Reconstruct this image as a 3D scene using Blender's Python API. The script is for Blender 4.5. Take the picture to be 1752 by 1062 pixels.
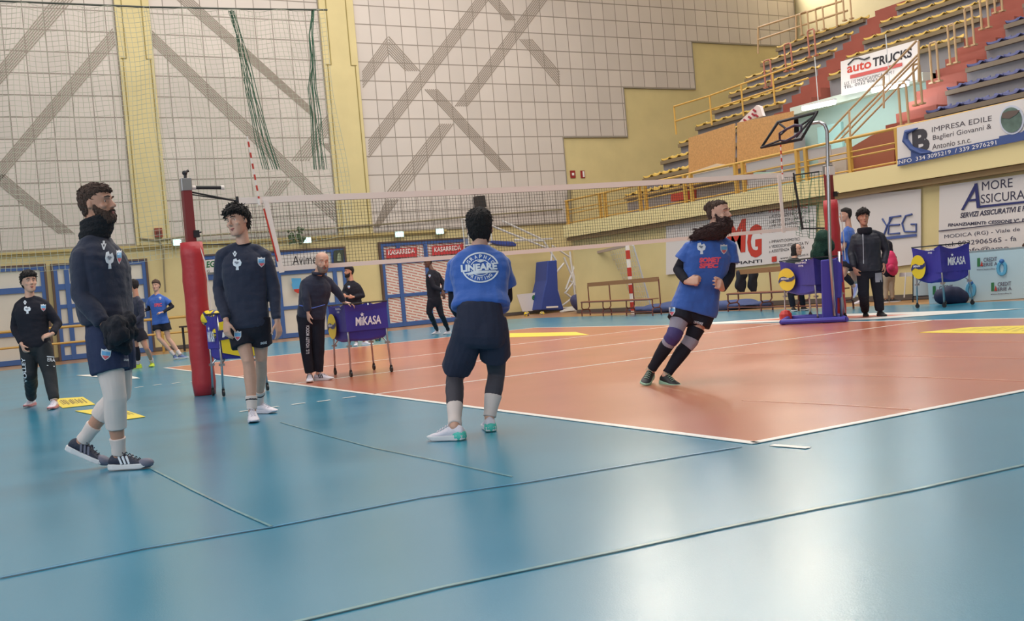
import bpy, bmesh, math, random
import numpy as np
from mathutils import Vector, Matrix, noise
from mathutils.bvhtree import BVHTree
random.seed(7)
for o in list(bpy.data.objects): bpy.data.objects.remove(o)
SC = bpy.context.scene
COL = SC.collection

# ------------------------------------------------------------------ camera
CAM = np.array([-4.0338, -4.5800, 0.99966]); YAW, PITCH, ROLL, FPX = 0.50381, -0.01984, -0.08644, 1771.25
IW, IH = 1752, 1062
def _basis():
    f = np.array([math.sin(YAW)*math.cos(PITCH), math.cos(YAW)*math.cos(PITCH), math.sin(PITCH)])
    r = np.array([math.cos(YAW), -math.sin(YAW), 0.0]); u = np.cross(r, f)
    return r*math.cos(ROLL)+u*math.sin(ROLL), -r*math.sin(ROLL)+u*math.cos(ROLL), f
CR, CU, CF = _basis()
HR = Vector((math.cos(YAW), -math.sin(YAW), 0)); HF = Vector((math.sin(YAW), math.cos(YAW), 0)); UP = Vector((0, 0, 1))
cd = bpy.data.cameras.new('camera'); cam = bpy.data.objects.new('camera', cd); COL.objects.link(cam)
cd.sensor_width = 36.0; cd.lens = FPX/IW*36.0; cd.clip_end = 200
M4 = Matrix.Identity(4)
for i in range(3):
    M4[i][0] = CR[i]; M4[i][1] = CU[i]; M4[i][2] = -CF[i]; M4[i][3] = CAM[i]
cam.matrix_world = M4
SC.camera = cam

def ray(px, py):
    return CF + (px-IW/2)/FPX*CR - (py-IH/2)/FPX*CU
def G(px, py, z=0.0):                     # the point of the floor (or of a level z) seen at a pixel
    d = ray(px, py); t = (z-CAM[2])/d[2]; return Vector(CAM+t*d)
def onY(px, py, Y):
    d = ray(px, py); t = (Y-CAM[1])/d[1]; return Vector(CAM+t*d)
def onX(px, py, X):
    d = ray(px, py); t = (X-CAM[0])/d[0]; return Vector(CAM+t*d)
def onInc(px, py, a=4.1, b=.71, x0=16.0): # the slope of the grandstand
    d = ray(px, py); t = (a+b*(CAM[0]-x0)-CAM[2])/(d[2]-b*d[0]); return Vector(CAM+t*d)
def at(px, py, D):
    return Vector(CAM+ray(px, py)*D)
def depth(P): return float((np.array(P)-CAM) @ CF)

# ------------------------------------------------------------------ view, world, lights
SC.view_settings.view_transform = 'Standard'; SC.view_settings.look = 'None'
SC.view_settings.exposure = 0.25; SC.view_settings.gamma = 1.0; SC.view_settings.use_curve_mapping = False
wd = bpy.data.worlds.new('world'); SC.world = wd; wd.use_nodes = True
wd.node_tree.nodes['Background'].inputs[0].default_value = (0.80, 0.86, 1.0, 1)
wd.node_tree.nodes['Background'].inputs[1].default_value = 0.5
def area(name, loc, target, sx, sy, power, color):
    l = bpy.data.lights.new(name, 'AREA'); l.shape = 'RECTANGLE'; l.size = sx; l.size_y = sy; l.energy = power; l.color = color
    o = bpy.data.objects.new(name, l); COL.objects.link(o); o.location = loc
    o.rotation_euler = (Vector(target)-Vector(loc)).to_track_quat('-Z', 'Y').to_euler(); return o
# added area lights standing in for unseen rows of hall lamps under the roof
area('added_roof_lamp_row', (6, 6, 15.2), (6, 6, 0), 22, 5, 1800, (1.0, 0.94, 0.88))
area('added_roof_lamp_row', (6, 17, 15.2), (6, 17, 0), 22, 5, 1800, (1.0, 0.93, 0.86))
area('added_roof_lamp_row', (6, 26, 15.2), (6, 27, 0), 22, 4, 1000, (1.0, 0.93, 0.86))
area('added_roof_lamp_row', (20, 12, 15.0), (20, 12, 0), 6, 20, 650, (1.0, 0.96, 0.92))
# added area lights as daylight from unseen windows behind the camera and at left
area('added_rear_light', (-6, -12.5, 8), (6, 14, 2), 22, 7, 1700, (0.86, 0.93, 1.0))
area('added_left_light', (-13.5, 8, 7.5), (6, 12, 2), 22, 5, 900, (0.84, 0.92, 1.0))

# ------------------------------------------------------------------ materials
def lin(c):
    return tuple(((x/255.0)/12.92 if x/255.0 <= .04045 else ((x/255.0+.055)/1.055)**2.4) for x in c)
MATS = {}
def mat(name, rgb, rough=.6, metal=0.0, emit=0.0, bump=0.0, bscale=30.0, var=0.0, vscale=3.0, spec=.5, alpha=1.0, trans=0.0, sheen=0.0):
    if name in MATS: return MATS[name]
    m = bpy.data.materials.new(name); m.use_nodes = True; nt = m.node_tree; b = nt.nodes['Principled BSDF']
    c = lin(rgb); b.inputs['Base Color'].default_value = (*c, 1); b.inputs['Roughness'].default_value = rough
    b.inputs['Metallic'].default_value = metal; b.inputs['Specular IOR Level'].default_value = spec
    if emit: b.inputs['Emission Color'].default_value = (*c, 1); b.inputs['Emission Strength'].default_value = emit
    if alpha < 1: b.inputs['Alpha'].default_value = alpha
    if trans: b.inputs['Transmission Weight'].default_value = trans
    if sheen: b.inputs['Sheen Weight'].default_value = sheen
    if var:
        g = nt.nodes.new('ShaderNodeNewGeometry'); n = nt.nodes.new('ShaderNodeTexNoise'); n.inputs['Scale'].default_value = vscale; n.inputs['Detail'].default_value = 5
        nt.links.new(g.outputs['Position'], n.inputs['Vector'])
        r = nt.nodes.new('ShaderNodeValToRGB'); r.color_ramp.elements[0].position = .3; r.color_ramp.elements[1].position = .72
        r.color_ramp.elements[0].color = (*[x*(1-var) for x in c], 1); r.color_ramp.elements[1].color = (*[min(1, x*(1+var)) for x in c], 1)
        nt.links.new(n.outputs['Fac'], r.inputs[0]); nt.links.new(r.outputs[0], b.inputs['Base Color'])
    if bump:
        g = nt.nodes.new('ShaderNodeNewGeometry'); n = nt.nodes.new('ShaderNodeTexNoise'); n.inputs['Scale'].default_value = bscale; n.inputs['Detail'].default_value = 4
        nt.links.new(g.outputs['Position'], n.inputs['Vector'])
        k = nt.nodes.new('ShaderNodeBump'); k.inputs['Strength'].default_value = bump; k.inputs['Distance'].default_value = .02
        nt.links.new(n.outputs['Fac'], k.inputs['Height']); nt.links.new(k.outputs[0], b.inputs['Normal'])
    MATS[name] = m; return m
def nodes_of(m):
    nt = m.node_tree; return nt, nt.nodes['Principled BSDF']

# ------------------------------------------------------------------ mesh builder and tags
WORG = {}
def basis(d, up=UP):
    d = d.normalized(); s = d.cross(up)
    if s.length < 1e-4: s = d.cross(Vector((0, 1, 0)))
    s.normalize(); return d, s, s.cross(d).normalized()
class MB:
    def __init__(self): self.v = []; self.f = []
    def add(self, vs, fs):
        b = len(self.v); self.v += [Vector(x) for x in vs]; self.f += [tuple(b+i for i in q) for q in fs]
    def box(self, c, s, rz=0.0, M=None):
        c = Vector(c); vs = []
        R3 = Matrix.Rotation(rz, 3, 'Z') if M is None else M
        for x in (-.5, .5):
            for y in (-.5, .5):
                for z in (-.5, .5): vs.append(c+R3@Vector((x*s[0], y*s[1], z*s[2])))
        self.add(vs, [(0, 1, 3, 2), (4, 6, 7, 5), (0, 4, 5, 1), (2, 3, 7, 6), (0, 2, 6, 4), (1, 5, 7, 3)])
    def b2(self, a, b):
        a = Vector(a); b = Vector(b); self.box((a+b)/2, [abs(b[i]-a[i]) for i in range(3)])
    def loft(self, rings, cap=True):
        n = len(rings[0]); vs = [p for r in rings for p in r]; fs = []
        for i in range(len(rings)-1):
            for j in range(n): k = (j+1) % n; fs.append((i*n+j, i*n+k, (i+1)*n+k, (i+1)*n+j))
        if cap: fs.append(tuple(reversed(range(n)))); fs.append(tuple((len(rings)-1)*n+j for j in range(n)))
        self.add(vs, fs)
    def tube(self, pts, r, n=8, close=False, cap=True):
        pts = [Vector(p) for p in pts]; rs = r if isinstance(r, (list, tuple)) else [r]*len(pts); rings = []; L = len(pts); prev = None
        for i, p in enumerate(pts):
            if close: d = pts[(i+1) % L]-pts[i-1]
            else: d = pts[min(i+1, L-1)]-pts[max(i-1, 0)]
            if d.length < 1e-9: d = Vector((0, 0, 1))
            d.normalize()
            if prev is None: _, s, u = basis(d)
            else:
                s = prev-d*prev.dot(d)
                if s.length < 1e-5: _, s, u = basis(d)
                s.normalize(); u = s.cross(d)
            prev = s
            rings.append([p+s*math.cos(a)*rs[i]+u*math.sin(a)*rs[i] for a in [2*math.pi*k/n for k in range(n)]])
        if close: rings.append(rings[0]); cap = False
        self.loft(rings, cap)
    def bar(self, a, b, w, h=None, up=UP):
        a = Vector(a); b = Vector(b); h = h or w; d, s, u = basis(b-a, up)
        rings = [[p+s*x*w/2+u*y*h/2 for x, y in ((-1, -1), (1, -1), (1, 1), (-1, 1))] for p in (a, b)]; self.loft(rings)
    def ball(self, c, r, n=12, M=None):
        c = Vector(c); r = Vector((r, r, r)) if isinstance(r, (int, float)) else Vector(r); M = M or Matrix.Identity(3)
        m = max(4, n//2); rings = []
        for i in range(1, m):
            t = math.pi*i/m; rings.append([c+M@Vector((r.x*math.sin(t)*math.cos(a), r.y*math.sin(t)*math.sin(a), r.z*math.cos(t))) for a in [2*math.pi*k/n for k in range(n)]])
        b = len(self.v); self.loft(rings, False); top = len(self.v); self.v += [c+M@Vector((0, 0, r.z)), c+M@Vector((0, 0, -r.z))]
        for k in range(n):
            self.f.append((b+(k+1) % n, b+k, top)); q = b+(m-2)*n; self.f.append((q+k, q+(k+1) % n, top+1))
    def poly(self, pts, thick=None, nrm=None):
        pts = [Vector(p) for p in pts]
        if not thick: self.add(pts, [tuple(range(len(pts)))]); return
        off = Vector(nrm).normalized()*thick; self.loft([pts, [p+off for p in pts]])
    def cone(self, a, b, ra, rb, n=12): self.tube([a, b], [ra, rb], n)
    def build(self, name, m, parent=None, smooth=False, bevel=0, org=None, two=False):
        if org is None:
            if parent is not None: org = WORG[parent.name]
            else:
                a = np.array([tuple(q) for q in self.v]); lo = a.min(0); hi = a.max(0); org = Vector(((lo[0]+hi[0])/2, (lo[1]+hi[1])/2, lo[2]))
        me = bpy.data.meshes.new(name); me.from_pydata([tuple(q-org) for q in self.v], [], self.f); me.validate()
        bm = bmesh.new(); bm.from_mesh(me); bmesh.ops.recalc_face_normals(bm, faces=bm.faces)
        bm.to_mesh(me); bm.free()
        if smooth:
            for p in me.polygons: p.use_smooth = True
        o = bpy.data.objects.new(name, me); COL.objects.link(o); me.materials.append(m)
        WORG[o.name] = Vector(org)
        if parent is not None: o.parent = parent
        else: o.location = org
        if bevel:
            md = o.modifiers.new('bevel', 'BEVEL'); md.width = bevel; md.segments = 2; md.limit_method = 'ANGLE'
        return o
def tag(o, label=None, cat=None, group=None, kind=None):
    if label: o['label'] = label
    if cat: o['category'] = cat
    if group: o['group'] = group
    if kind: o['kind'] = kind
    return o
def thing(name, loc, label, cat, group=None):
    o = bpy.data.objects.new(name, None); COL.objects.link(o); o.location = loc; o.empty_display_size = .2
    WORG[o.name] = Vector(loc); return tag(o, label, cat, group)
def copy_tree(o, parent=None):
    c = o.copy(); COL.objects.link(c); c.parent = parent; WORG[c.name] = WORG[o.name]
    for ch in list(o.children): copy_tree(ch, c)
    return c
def structure(mb, name, m, **k): return tag(mb.build(name, m, **k), kind='structure')

# lettering: outlines of the built-in font normalised to a 1 x 1 box
TXT = {}
def glyphs(s, bold=0.0, shear=0.0):
    key = (s, bold, shear)
    if key in TXT: return TXT[key]
    c = bpy.data.curves.new('lettering', 'FONT'); c.body = s; c.offset = bold; c.shear = shear; c.resolution_u = 3
    o = bpy.data.objects.new('lettering', c); COL.objects.link(o)
    dg = bpy.context.evaluated_depsgraph_get(); me = bpy.data.meshes.new_from_object(o.evaluated_get(dg))
    vs = np.array([v.co[:2] for v in me.vertices]); fs = [tuple(p.vertices) for p in me.polygons]
    bpy.data.objects.remove(o); bpy.data.meshes.remove(me); bpy.data.curves.remove(c)
    lo = vs.min(0); hi = vs.max(0); vs = (vs-lo)/(hi-lo); TXT[key] = (vs, fs); return TXT[key]
def write(mb, s, bl, br, tl, off, bold=0.0, shear=0.0):
    vs, fs = glyphs(s, bold, shear); bl = Vector(bl); ex = Vector(br)-bl; ey = Vector(tl)-bl
    mb.add([bl+ex*float(x)+ey*float(y)+off for x, y in vs], fs)
# ------------------------------------------------------------------ shared materials
YW, XW = 31.0, 15.0
yellow = mat('yellow_plaster', (212, 196, 144), .7, bump=.05, bscale=6, var=.05, vscale=1.2)
cream = mat('cream_plaster', (206, 196, 160), .7, var=.04, vscale=1.0)
teal = mat('teal_vinyl', (2, 128, 160), .27, bump=.05, bscale=160, var=.05, vscale=.35, spec=1.0)
orange = mat('orange_vinyl', (190, 106, 74), .27, bump=.05, bscale=160, var=.05, vscale=.5, spec=1.0)
woodf = mat('brown_floor', (158, 118, 80), .33, var=.12, vscale=1.5)
linew = mat('line_white', (232, 228, 222), .4)
white = mat('banner_white', (214, 208, 206), .55)
navyp = mat('print_navy', (42, 48, 104), .6); blackp = mat('print_black', (38, 36, 44), .6); redp = mat('print_red', (190, 58, 44), .6)
bluef = mat('door_blue', (62, 96, 156), .5); glassy = mat('frosted_pane', (214, 208, 196), .45, var=.04, vscale=1.0)
yrail = mat('yellow_rail', (194, 152, 72), .45); steel = mat('steel', (176, 176, 180), .3, metal=.85)
blackm = mat('black_metal', (30, 30, 34), .5); browns = mat('brown_seat_frame', (112, 58, 48), .5); plank = mat('wood_plank', (150, 108, 72), .55)
for m_ in (teal, orange, mat('faint_seam', (232, 176, 150), .3), mat('seam_blue', (20, 132, 172), .3, var=.2, vscale=7), mat('seam_tape', (112, 158, 164), .22, var=.25, vscale=9), linew):
    nodes_of(m_)[1].inputs['Coat Weight'].default_value = .38; nodes_of(m_)[1].inputs['Coat Roughness'].default_value = .3; nodes_of(m_)[1].inputs['Coat IOR'].default_value = 1.55
for m_, sc_ in ((teal, 1), (orange, 1)):      # scuffs and slight gloss changes in the vinyl
    nt, b = nodes_of(m_); g = nt.nodes.new('ShaderNodeNewGeometry'); n = nt.nodes.new('ShaderNodeTexNoise'); n.inputs['Scale'].default_value = 1.1; n.inputs['Detail'].default_value = 3
    nt.links.new(g.outputs['Position'], n.inputs['Vector']); r = nt.nodes.new('ShaderNodeMapRange')
    r.inputs['From Min'].default_value = .3; r.inputs['From Max'].default_value = .7; r.inputs['To Min'].default_value = .20; r.inputs['To Max'].default_value = .27
    nt.links.new(n.outputs['Fac'], r.inputs['Value']); nt.links.new(r.outputs[0], b.inputs['Roughness'])

# ------------------------------------------------------------------ floor
m = MB(); m.b2((-14, -13, -.25), (32, YW+.2, -.012)); structure(m, 'floor', woodf)
m = MB(); m.b2((-14, -13, -.011), (13.3, 27.2, -.004)); structure(m, 'floor', teal)
m = MB(); m.b2((0, 0, -.0035), (9.0, 18, 0)); structure(m, 'floor', orange)
def line(a, b, w=.05, z=.003):
    m = MB(); a = Vector((*a, z-.002)); b = Vector((*b, z-.002)); m.bar(a, b, w, .004); return m
n_ = 0
for a, b in (((0, -.025), (0, 18.03)), ((9, -.025), (9, 18.03)), ((0, 0), (9, 0)), ((0, 18), (9, 18)), ((0, 9), (9, 9)), ((0, 6), (9, 6)), ((0, 12), (9, 12))):
    n_ += 1; structure(line(a, b, .06 if n_ < 4 else .05), 'trim_%d' % n_, linew)
seamm = mat('seam_tape', (96, 150, 162), .35, var=.25, vscale=9); seamb = mat('seam_blue', (40, 150, 190), .3, var=.2, vscale=7)
def gline(pts, w, mt, name, z=.002):
    global n_
    P = [G(*q) for q in pts]; m = MB()
    for a, b in zip(P, P[1:]): m.bar(a+Vector((0, 0, z-.001)), b+Vector((0, 0, z-.001)), w, .002)
    n_ += 1; return structure(m, 'trim_%d' % n_, mt)
# welded seams of the vinyl strips
gline([(1268, 764), (1100, 791), (900, 825), (720, 851), (466, 901), (250, 937), (0, 988)], .024, seamb, 's')
gline([(1752, 795), (1560, 838), (1380, 873), (1240, 902), (1060, 941), (760, 1003), (520, 1060), (250, 1125)], .022, seamm, 's')
gline([(256, 800), (330, 838), (400, 872), (466, 901)], .014, seamm, 's')
gline([(480, 722), (560, 745), (640, 766), (760, 790), (876, 815)], .011, seamm, 's')
faint = mat('faint_seam', (214, 150, 118), .35)
for q in ([(1210, 604), (1330, 606), (1500, 608), (1752, 613)], [(1380, 583), (1500, 583), (1752, 585)], [(1270, 685), (1420, 692), (1560, 701)], [(1380, 640), (1560, 645), (1752, 652)]):
    gline(q, .012, faint, 's', .004)
# dashed restriction lines
for a, b in (((410, 704), (425, 702)), ((452, 699), (476, 695)), ((499, 692), (522, 689)), ((543, 687), (565, 684)), ((587, 681), (608, 678)), ((231, 663), (245, 661)), ((262, 659), (276, 657)), ((294, 656), (308, 654)), ((327, 653), (340, 651)), ((1321, 761), (1383, 766))):
    gline([a, b], .05, linew, 'd')
# floor stickers
ysk = mat('sticker_yellow', (232, 208, 62), .4); skp = mat('sticker_print', (110, 92, 50), .5); wsk = mat('sticker_white', (224, 222, 216), .4)
def sticker(name, px, mt, label, rows=(), group=None, prm=None, hb=.5, z=.004):
    t = [G(*q) for q in px]; c = sum(t, Vector())/4; c.z = 0
    T = thing(name, c, label, 'floor sticker'); m = MB(); m.poly([p+Vector((0, 0, z-.003)) for p in t], .003, (0, 0, 1)); m.build('sheet', mt, T)
    if rows:
        m = MB()
        for x0, y0, x1, y1 in rows:
            f = lambda x, y: (t[0]*(1-x)+t[1]*x)*(1-y)+(t[3]*(1-x)+t[2]*x)*y
            for i in range(11):      # worn, unreadable print
                u = x0+(x1-x0)*i/11; w = (x1-x0)*(.055 if i % 3 else .03); b0 = y0+(.12 if i % 2 else 0)*(y1-y0); b1 = y1-(.2 if i % 4 == 0 else 0)*(y1-y0); o_ = Vector((0, 0, z+.001)); sh = .03
                m.add([f(u, b0)+o_, f(u+w, b0)+o_, f(u+w+sh, b1)+o_, f(u+sh, b1)+o_], [(0, 1, 2, 3)])
        m.build('worn_print', prm or skp, T)
    return T
sticker('floor_sticker', [(107, 698), (163, 692), (142, 679), (84, 683)], ysk, 'yellow printed sticker on the teal floor beside the young player far left', [(.15, .25, .9, .8)])
sticker('floor_sticker', [(206, 719), (249, 713), (200, 697), (128, 703)], ysk, 'yellow printed sticker on the teal floor behind the white leggings', [(.25, .25, .92, .8)])
sticker('floor_sticker', [(210, 649), (240, 647), (205, 638), (130, 642)], wsk, 'plain white rectangular sticker on the teal floor behind the tall bearded player')
sticker('floor_sticker', [(872, 577), (1008, 573), (985, 568), (872, 570)], ysk, 'long yellow sticker on the far orange court beside the player seen from behind')
sticker('floor_sticker', [(1572, 569), (1790, 571), (1790, 556), (1660, 560)], ysk, 'long yellow sticker on the orange court near the right edge', [(.1, .2, .95, .8)], prm=mat('print_pale', (196, 176, 70), .5))
rsk = mat('sticker_red', (206, 120, 96), .45)
T = sticker('floor_sticker', [(1150, 556), (1500, 546), (1752, 528), (1420, 538)], wsk, 'very long white sticker with pale red bars on the teal floor behind the far sideline')
m = MB(); t = [G(*q) for q in ((1260, 550), (1480, 544), (1560, 538), (1380, 542))]; m.poly([p+Vector((0, 0, .002)) for p in t], .003, (0, 0, 1)); m.build('red_bar', rsk, T)

# ------------------------------------------------------------------ hall shell
ceilm = mat('ceiling_grey', (176, 172, 168), .8); greyw = mat('grey_wall', (188, 182, 170), .8)
m = MB(); m.b2((-14, YW, -.1), (33, YW+.3, 16)); structure(m, 'wall_back', yellow)
m = MB(); m.b2((-14.4, -13, 0), (-14, YW, 16)); structure(m, 'wall_left', greyw)
m = MB(); m.b2((-14.4, -13.4, 0), (33, -13, 16)); structure(m, 'wall_rear', greyw)
m = MB(); m.b2((32, -13, 0), (32.4, YW, 16)); structure(m, 'wall_right', cream)
m = MB(); m.b2((-14.4, -13.4, 16), (33, YW+.3, 16.3)); structure(m, 'ceiling', ceilm)
m = MB(); m.b2((XW+.25, -12.9, 0), (XW+.6, 25.4, 2.62)); structure(m, 'wall_stand', yellow)
m = MB(); m.b2((XW+.25, 25.4, 0), (24, 25.7, 2.62)); structure(m, 'wall_stand_end', yellow)
m = MB(); m.b2((-14, YW-.05, 0), (18.5, YW, .12)); structure(m, 'baseboard_back', mat('dark_base', (90, 82, 78), .6))
m = MB(); m.b2((XW+.2, -5, 0), (XW+.25, 25.7, .12)); structure(m, 'baseboard_stand', mat('dark_base', (90, 82, 78), .6))
# assumed clerestory windows high in the end wall, unseen; panes glow for floor glare
assumed_glow = mat('assumed_bright_pane', (255, 244, 226), .4, emit=26)
for k_, (x0, x1, z0, z1) in enumerate(((20.1, 22.3, 13.2, 15.6), (24.6, 26.0, 13.2, 15.6), (28.6, 31.4, 13.6, 15.6))):
    W_ = bpy.data.objects.new('window_%d' % (k_+1), None); COL.objects.link(W_); W_.location = (x0, YW-.1, z0); WORG[W_.name] = Vector((x0, YW-.1, z0)); tag(W_, kind='structure')
    m = MB(); m.b2((x0, YW-.09, z0), (x1, YW-.07, z1)); m.build('pane', assumed_glow, W_)
    m = MB()
    for a_ in (x0, (x0+x1)/2, x1): m.b2((a_-.04, YW-.14, z0), (a_+.04, YW-.02, z1))
    for a_ in (z0, z1): m.b2((x0, YW-.14, a_-.04), (x1, YW-.02, a_+.04))
    m.build('frame', mat('window_frame', (190, 186, 176), .6), W_)
# ledge, pilasters
m = MB(); m.b2((-14, YW-.14, 3.42), (13, YW, 3.5)); m.b2((-14, YW-.08, 3.36), (13, YW, 3.42)); structure(m, 'trim_40', mat('ledge', (190, 170, 112), .7))
groove = mat('groove', (150, 134, 78), .8)
for k, (x0, x1) in enumerate(((1.78, 2.86), (8.72, 10.02))):
    m = MB(); m.b2((x0, YW-.16, 3.5), (x1, YW, 16)); structure(m, 'trim_%d' % (41+k), yellow)
    m = MB(); w = x1-x0; y = YW-.168
    for a, b in (((.2, 9.6), (.2, 16)), ((.78, 9.6), (.78, 16)), ((.04, 9.6), (.2, 9.6)), ((.78, 9.6), (.94, 9.6)), ((.1, 3.5), (.1, 9.6)), ((.9, 3.5), (.9, 9.6))):
        m.bar((x0+a[0]*w, y, a[1]), (x0+b[0]*w, y, b[1]), .03, .02)
    structure(m, 'trim_%d' % (43+k), groove)
# acoustic cladding: grid of square panels with painted diagonal bands
clad = mat('white_cladding', (206, 196, 188), .6, var=.03, vscale=.6)
nt, b = nodes_of(clad)
g = nt.nodes.new('ShaderNodeNewGeometry'); sp = nt.nodes.new('ShaderNodeSeparateXYZ'); nt.links.new(g.outputs['Position'], sp.inputs[0])
def mth(op, a, bb):
    n = nt.nodes.new('ShaderNodeMath'); n.operation = op
    for i, v in enumerate((a, bb)):
        if isinstance(v, (int, float)): n.inputs[i].default_value = v
        else: nt.links.new(v, n.inputs[i])
    return n.outputs[0]
def cell(out, off, step, w):
    f = mth('FRACT', mth('DIVIDE', mth('SUBTRACT', out, off), step), 0); e = w/step
    return mth('MAXIMUM', mth('LESS_THAN', f, e), mth('GREATER_THAN', f, 1-e))
lnx = cell(sp.outputs[0], 10.05, .612, .016); lnz = cell(sp.outputs[2], 3.55, .69, .02)
mask = mth('MAXIMUM', lnx, lnz); mx = nt.nodes.new('ShaderNodeMix'); mx.data_type = 'RGBA'
src = b.inputs['Base Color'].links[0].from_socket
# single panels differ a little in tone
cx_ = mth('FLOOR', mth('DIVIDE', mth('SUBTRACT', sp.outputs[0], 10.05), .612), 0); cz_ = mth('FLOOR', mth('DIVIDE', mth('SUBTRACT', sp.outputs[2], 3.55), .69), 0)
cb = nt.nodes.new('ShaderNodeCombineXYZ'); nt.links.new(cx_, cb.inputs[0]); nt.links.new(cz_, cb.inputs[1]); wn = nt.nodes.new('ShaderNodeTexWhiteNoise'); nt.links.new(cb.outputs[0], wn.inputs['Vector'])
hv = nt.nodes.new('ShaderNodeHueSaturation'); nt.links.new(src, hv.inputs['Color']); nt.links.new(mth('ADD', mth('MULTIPLY', wn.outputs['Value'], .10), .95), hv.inputs['Value'])
nt.links.new(mask, mx.inputs[0]); nt.links.new(hv.outputs[0], mx.inputs[6]); mx.inputs[7].default_value = (*lin((146, 136, 126)), 1)
nt.links.new(mx.outputs[2], b.inputs['Base Color'])
stripe = mat('stripe_brown', (152, 140, 128), .7)
bays = []
def bay(x0, boxes, label):
    T = thing('wall_cladding', (x0, YW-.06, 3.5), label, 'wall cladding'); m = MB()
    for a, z0, bb in boxes: m.b2((a, YW-.055, z0), (bb, YW, 15.9))
    m.build('panel_grid', clad, T); m = MB()
    for (a, z0, bb), nx in zip(boxes, list(boxes[1:])+[None]):
        m.b2((a, YW-.075, z0-.05), (bb, YW, z0))
        m.b2((bb-.04, YW-.075, z0), (bb, YW, nx[1] if nx else 15.9))
    m.build('edge_strip', mat('edge_strip', (150, 142, 130), .6), T); bays.append(T); return T
bA = bay(-8, [(-12, 3.55, 1.78)], 'white square-panelled wall cladding with diagonal stripes behind the young player far left')
bB = bay(3, [(2.86, 3.55, 8.72)], 'white square-panelled wall cladding between the two yellow pilasters')
bC = bay(10.05, [(10.02, 3.55, 16.95), (16.95, 3.55, 18.6), (18.6, 7.0, 21.8), (21.8, 9.07, 25.65), (25.65, 11.14, 31.9)], 'white square-panelled wall cladding with stepped lower edge beside the grandstand')
def s1(l): return [(x/2.655, y/2.655) for x, y in l]
def s2(l): return [(550+x/2.655, y/2.655) for x, y in l]
bands = [(bC, s2([(185, 328), (300, 168), (188, 397), (305, 245)])), (bC, s2([(305, 165), (445, 322), (305, 240), (385, 322)])), (bC, s2([(213, 640), (705, -6), (215, 715), (762, -6)])),
 (bC, s2([(752, -6), (840, 92), (806, -6), (882, 92)])), (bC, s2([(300, 870), (540, 562), (375, 870), (598, 562)])), (bC, s2([(608, 482), (968, -6), (662, 482), (1028, -6)])),
 (bC, s2([(470, 405), (810, 775), (525, 405), (862, 775)])), (bC, s2([(900, 178), (1082, 395), (955, 178), (1082, 328)])), (bC, s2([(240, 1030), (296, 905), (262, 1030), (350, 905)])),
 (bB, s1([(690, 140), (1470, 885), (690, 200), (1400, 885)])), (bB, s1([(800, -6), (1440, 545), (870, -6), (1415, 490)])), (bB, s1([(1325, 730), (1508, 498), (1400, 730), (1510, 572)])), (bB, s1([(1460, 650), (1526, 720), (1508, 650), (1526, 672)])),
 (bB, s1([(1200, 890), (1250, 820), (1265, 890), (1322, 820)])), (bB, s1([(1390, 890), (1565, 1040), (1480, 890), (1572, 985)])),
 (bA, s1([(-60, 372), (245, -6), (-60, 450), (335, -6)])), (bA, s1([(-60, 812), (512, 130), (-60, 888), (524, 200)])), (bA, s1([(-60, 792), (270, 1062), (20, 792), (338, 1062)]))]
for T, (a, b_, c, d) in bands:
    m = MB(); P = [onY(*q, YW-.062) for q in (a, b_, c, d)]
    for k in range(7):
        u = k/6; m.bar(P[0].lerp(P[2], u), P[1].lerp(P[3], u), .034, .008, up=Vector((0, 1, 0)))
    m.build('stripe_band', stripe, T)

# ------------------------------------------------------------------ doors of the end wall
def door(n, x0, x1, ztop, zt, cols, kind, label, mid=None, subs=1, pane=glassy):
    D = bpy.data.objects.new('door_%d' % n, None); COL.objects.link(D); D.location = (x0, YW-.1, 0); WORG[D.name] = Vector((x0, YW-.1, 0)); tag(D, label, None, None, 'structure')
    w = .11; y0, y1 = YW-.12, YW-.01; yb = y0+.006
    m = MB(); m.b2((x0, y0, 0), (x0+w, y1, ztop)); m.b2((x1-w, y0, 0), (x1, y1, ztop)); m.b2((x0+w, yb, ztop-w), (x1-w, y1, ztop-.002)); m.b2((x0+w, yb, zt-.09), (x1-w, y1, zt+.09)); m.b2((x0+w, yb, .002), (x1-w, y1, .16))
    for c in cols: m.b2((c-.07, y0-.004, .004), (c+.07, y1-.01, ztop-.004))
    for z in (mid or []): m.b2((x0+w, yb+.006, z-.06), (x1-w, y1-.02, z+.06))
    m.build('frame', bluef, D)
    m = MB(); m.b2((x0-.07, y0-.02, ztop), (x1+.07, y1, ztop+.06)); m.b2((x0-.07, y0-.02, 0), (x0, y1, ztop)); m.b2((x1, y0-.02, 0), (x1+.07, y1, ztop)); m.build('dark_surround', mat('surround', (92, 74, 66), .6), D)
    m = MB(); m.b2((x0+w, YW-.06, .16), (x1-w, YW-.04, ztop-w)); m.build('pane', pane, D); return D
X = lambda px, py: onY(px, py, YW).x
hatch = mat('hatched_panel', (222, 214, 206), .55)
nt, b = nodes_of(hatch); g = nt.nodes.new('ShaderNodeNewGeometry'); sp = nt.nodes.new('ShaderNodeSeparateXYZ'); nt.links.new(g.outputs['Position'], sp.inputs[0])
row = mth('DIVIDE', mth('ADD', mth('MULTIPLY', sp.outputs[0], .28), sp.outputs[2]), .105); fr = mth('FRACT', row, 0)
col = mth('FRACT', mth('ADD', mth('DIVIDE', sp.outputs[0], .42), mth('MULTIPLY', mth('FLOOR', row, 0), .37)), 0)
mk = mth('MULTIPLY', mth('LESS_THAN', fr, .38), mth('LESS_THAN', col, .9)); mx = nt.nodes.new('ShaderNodeMix'); mx.data_type = 'RGBA'
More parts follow.
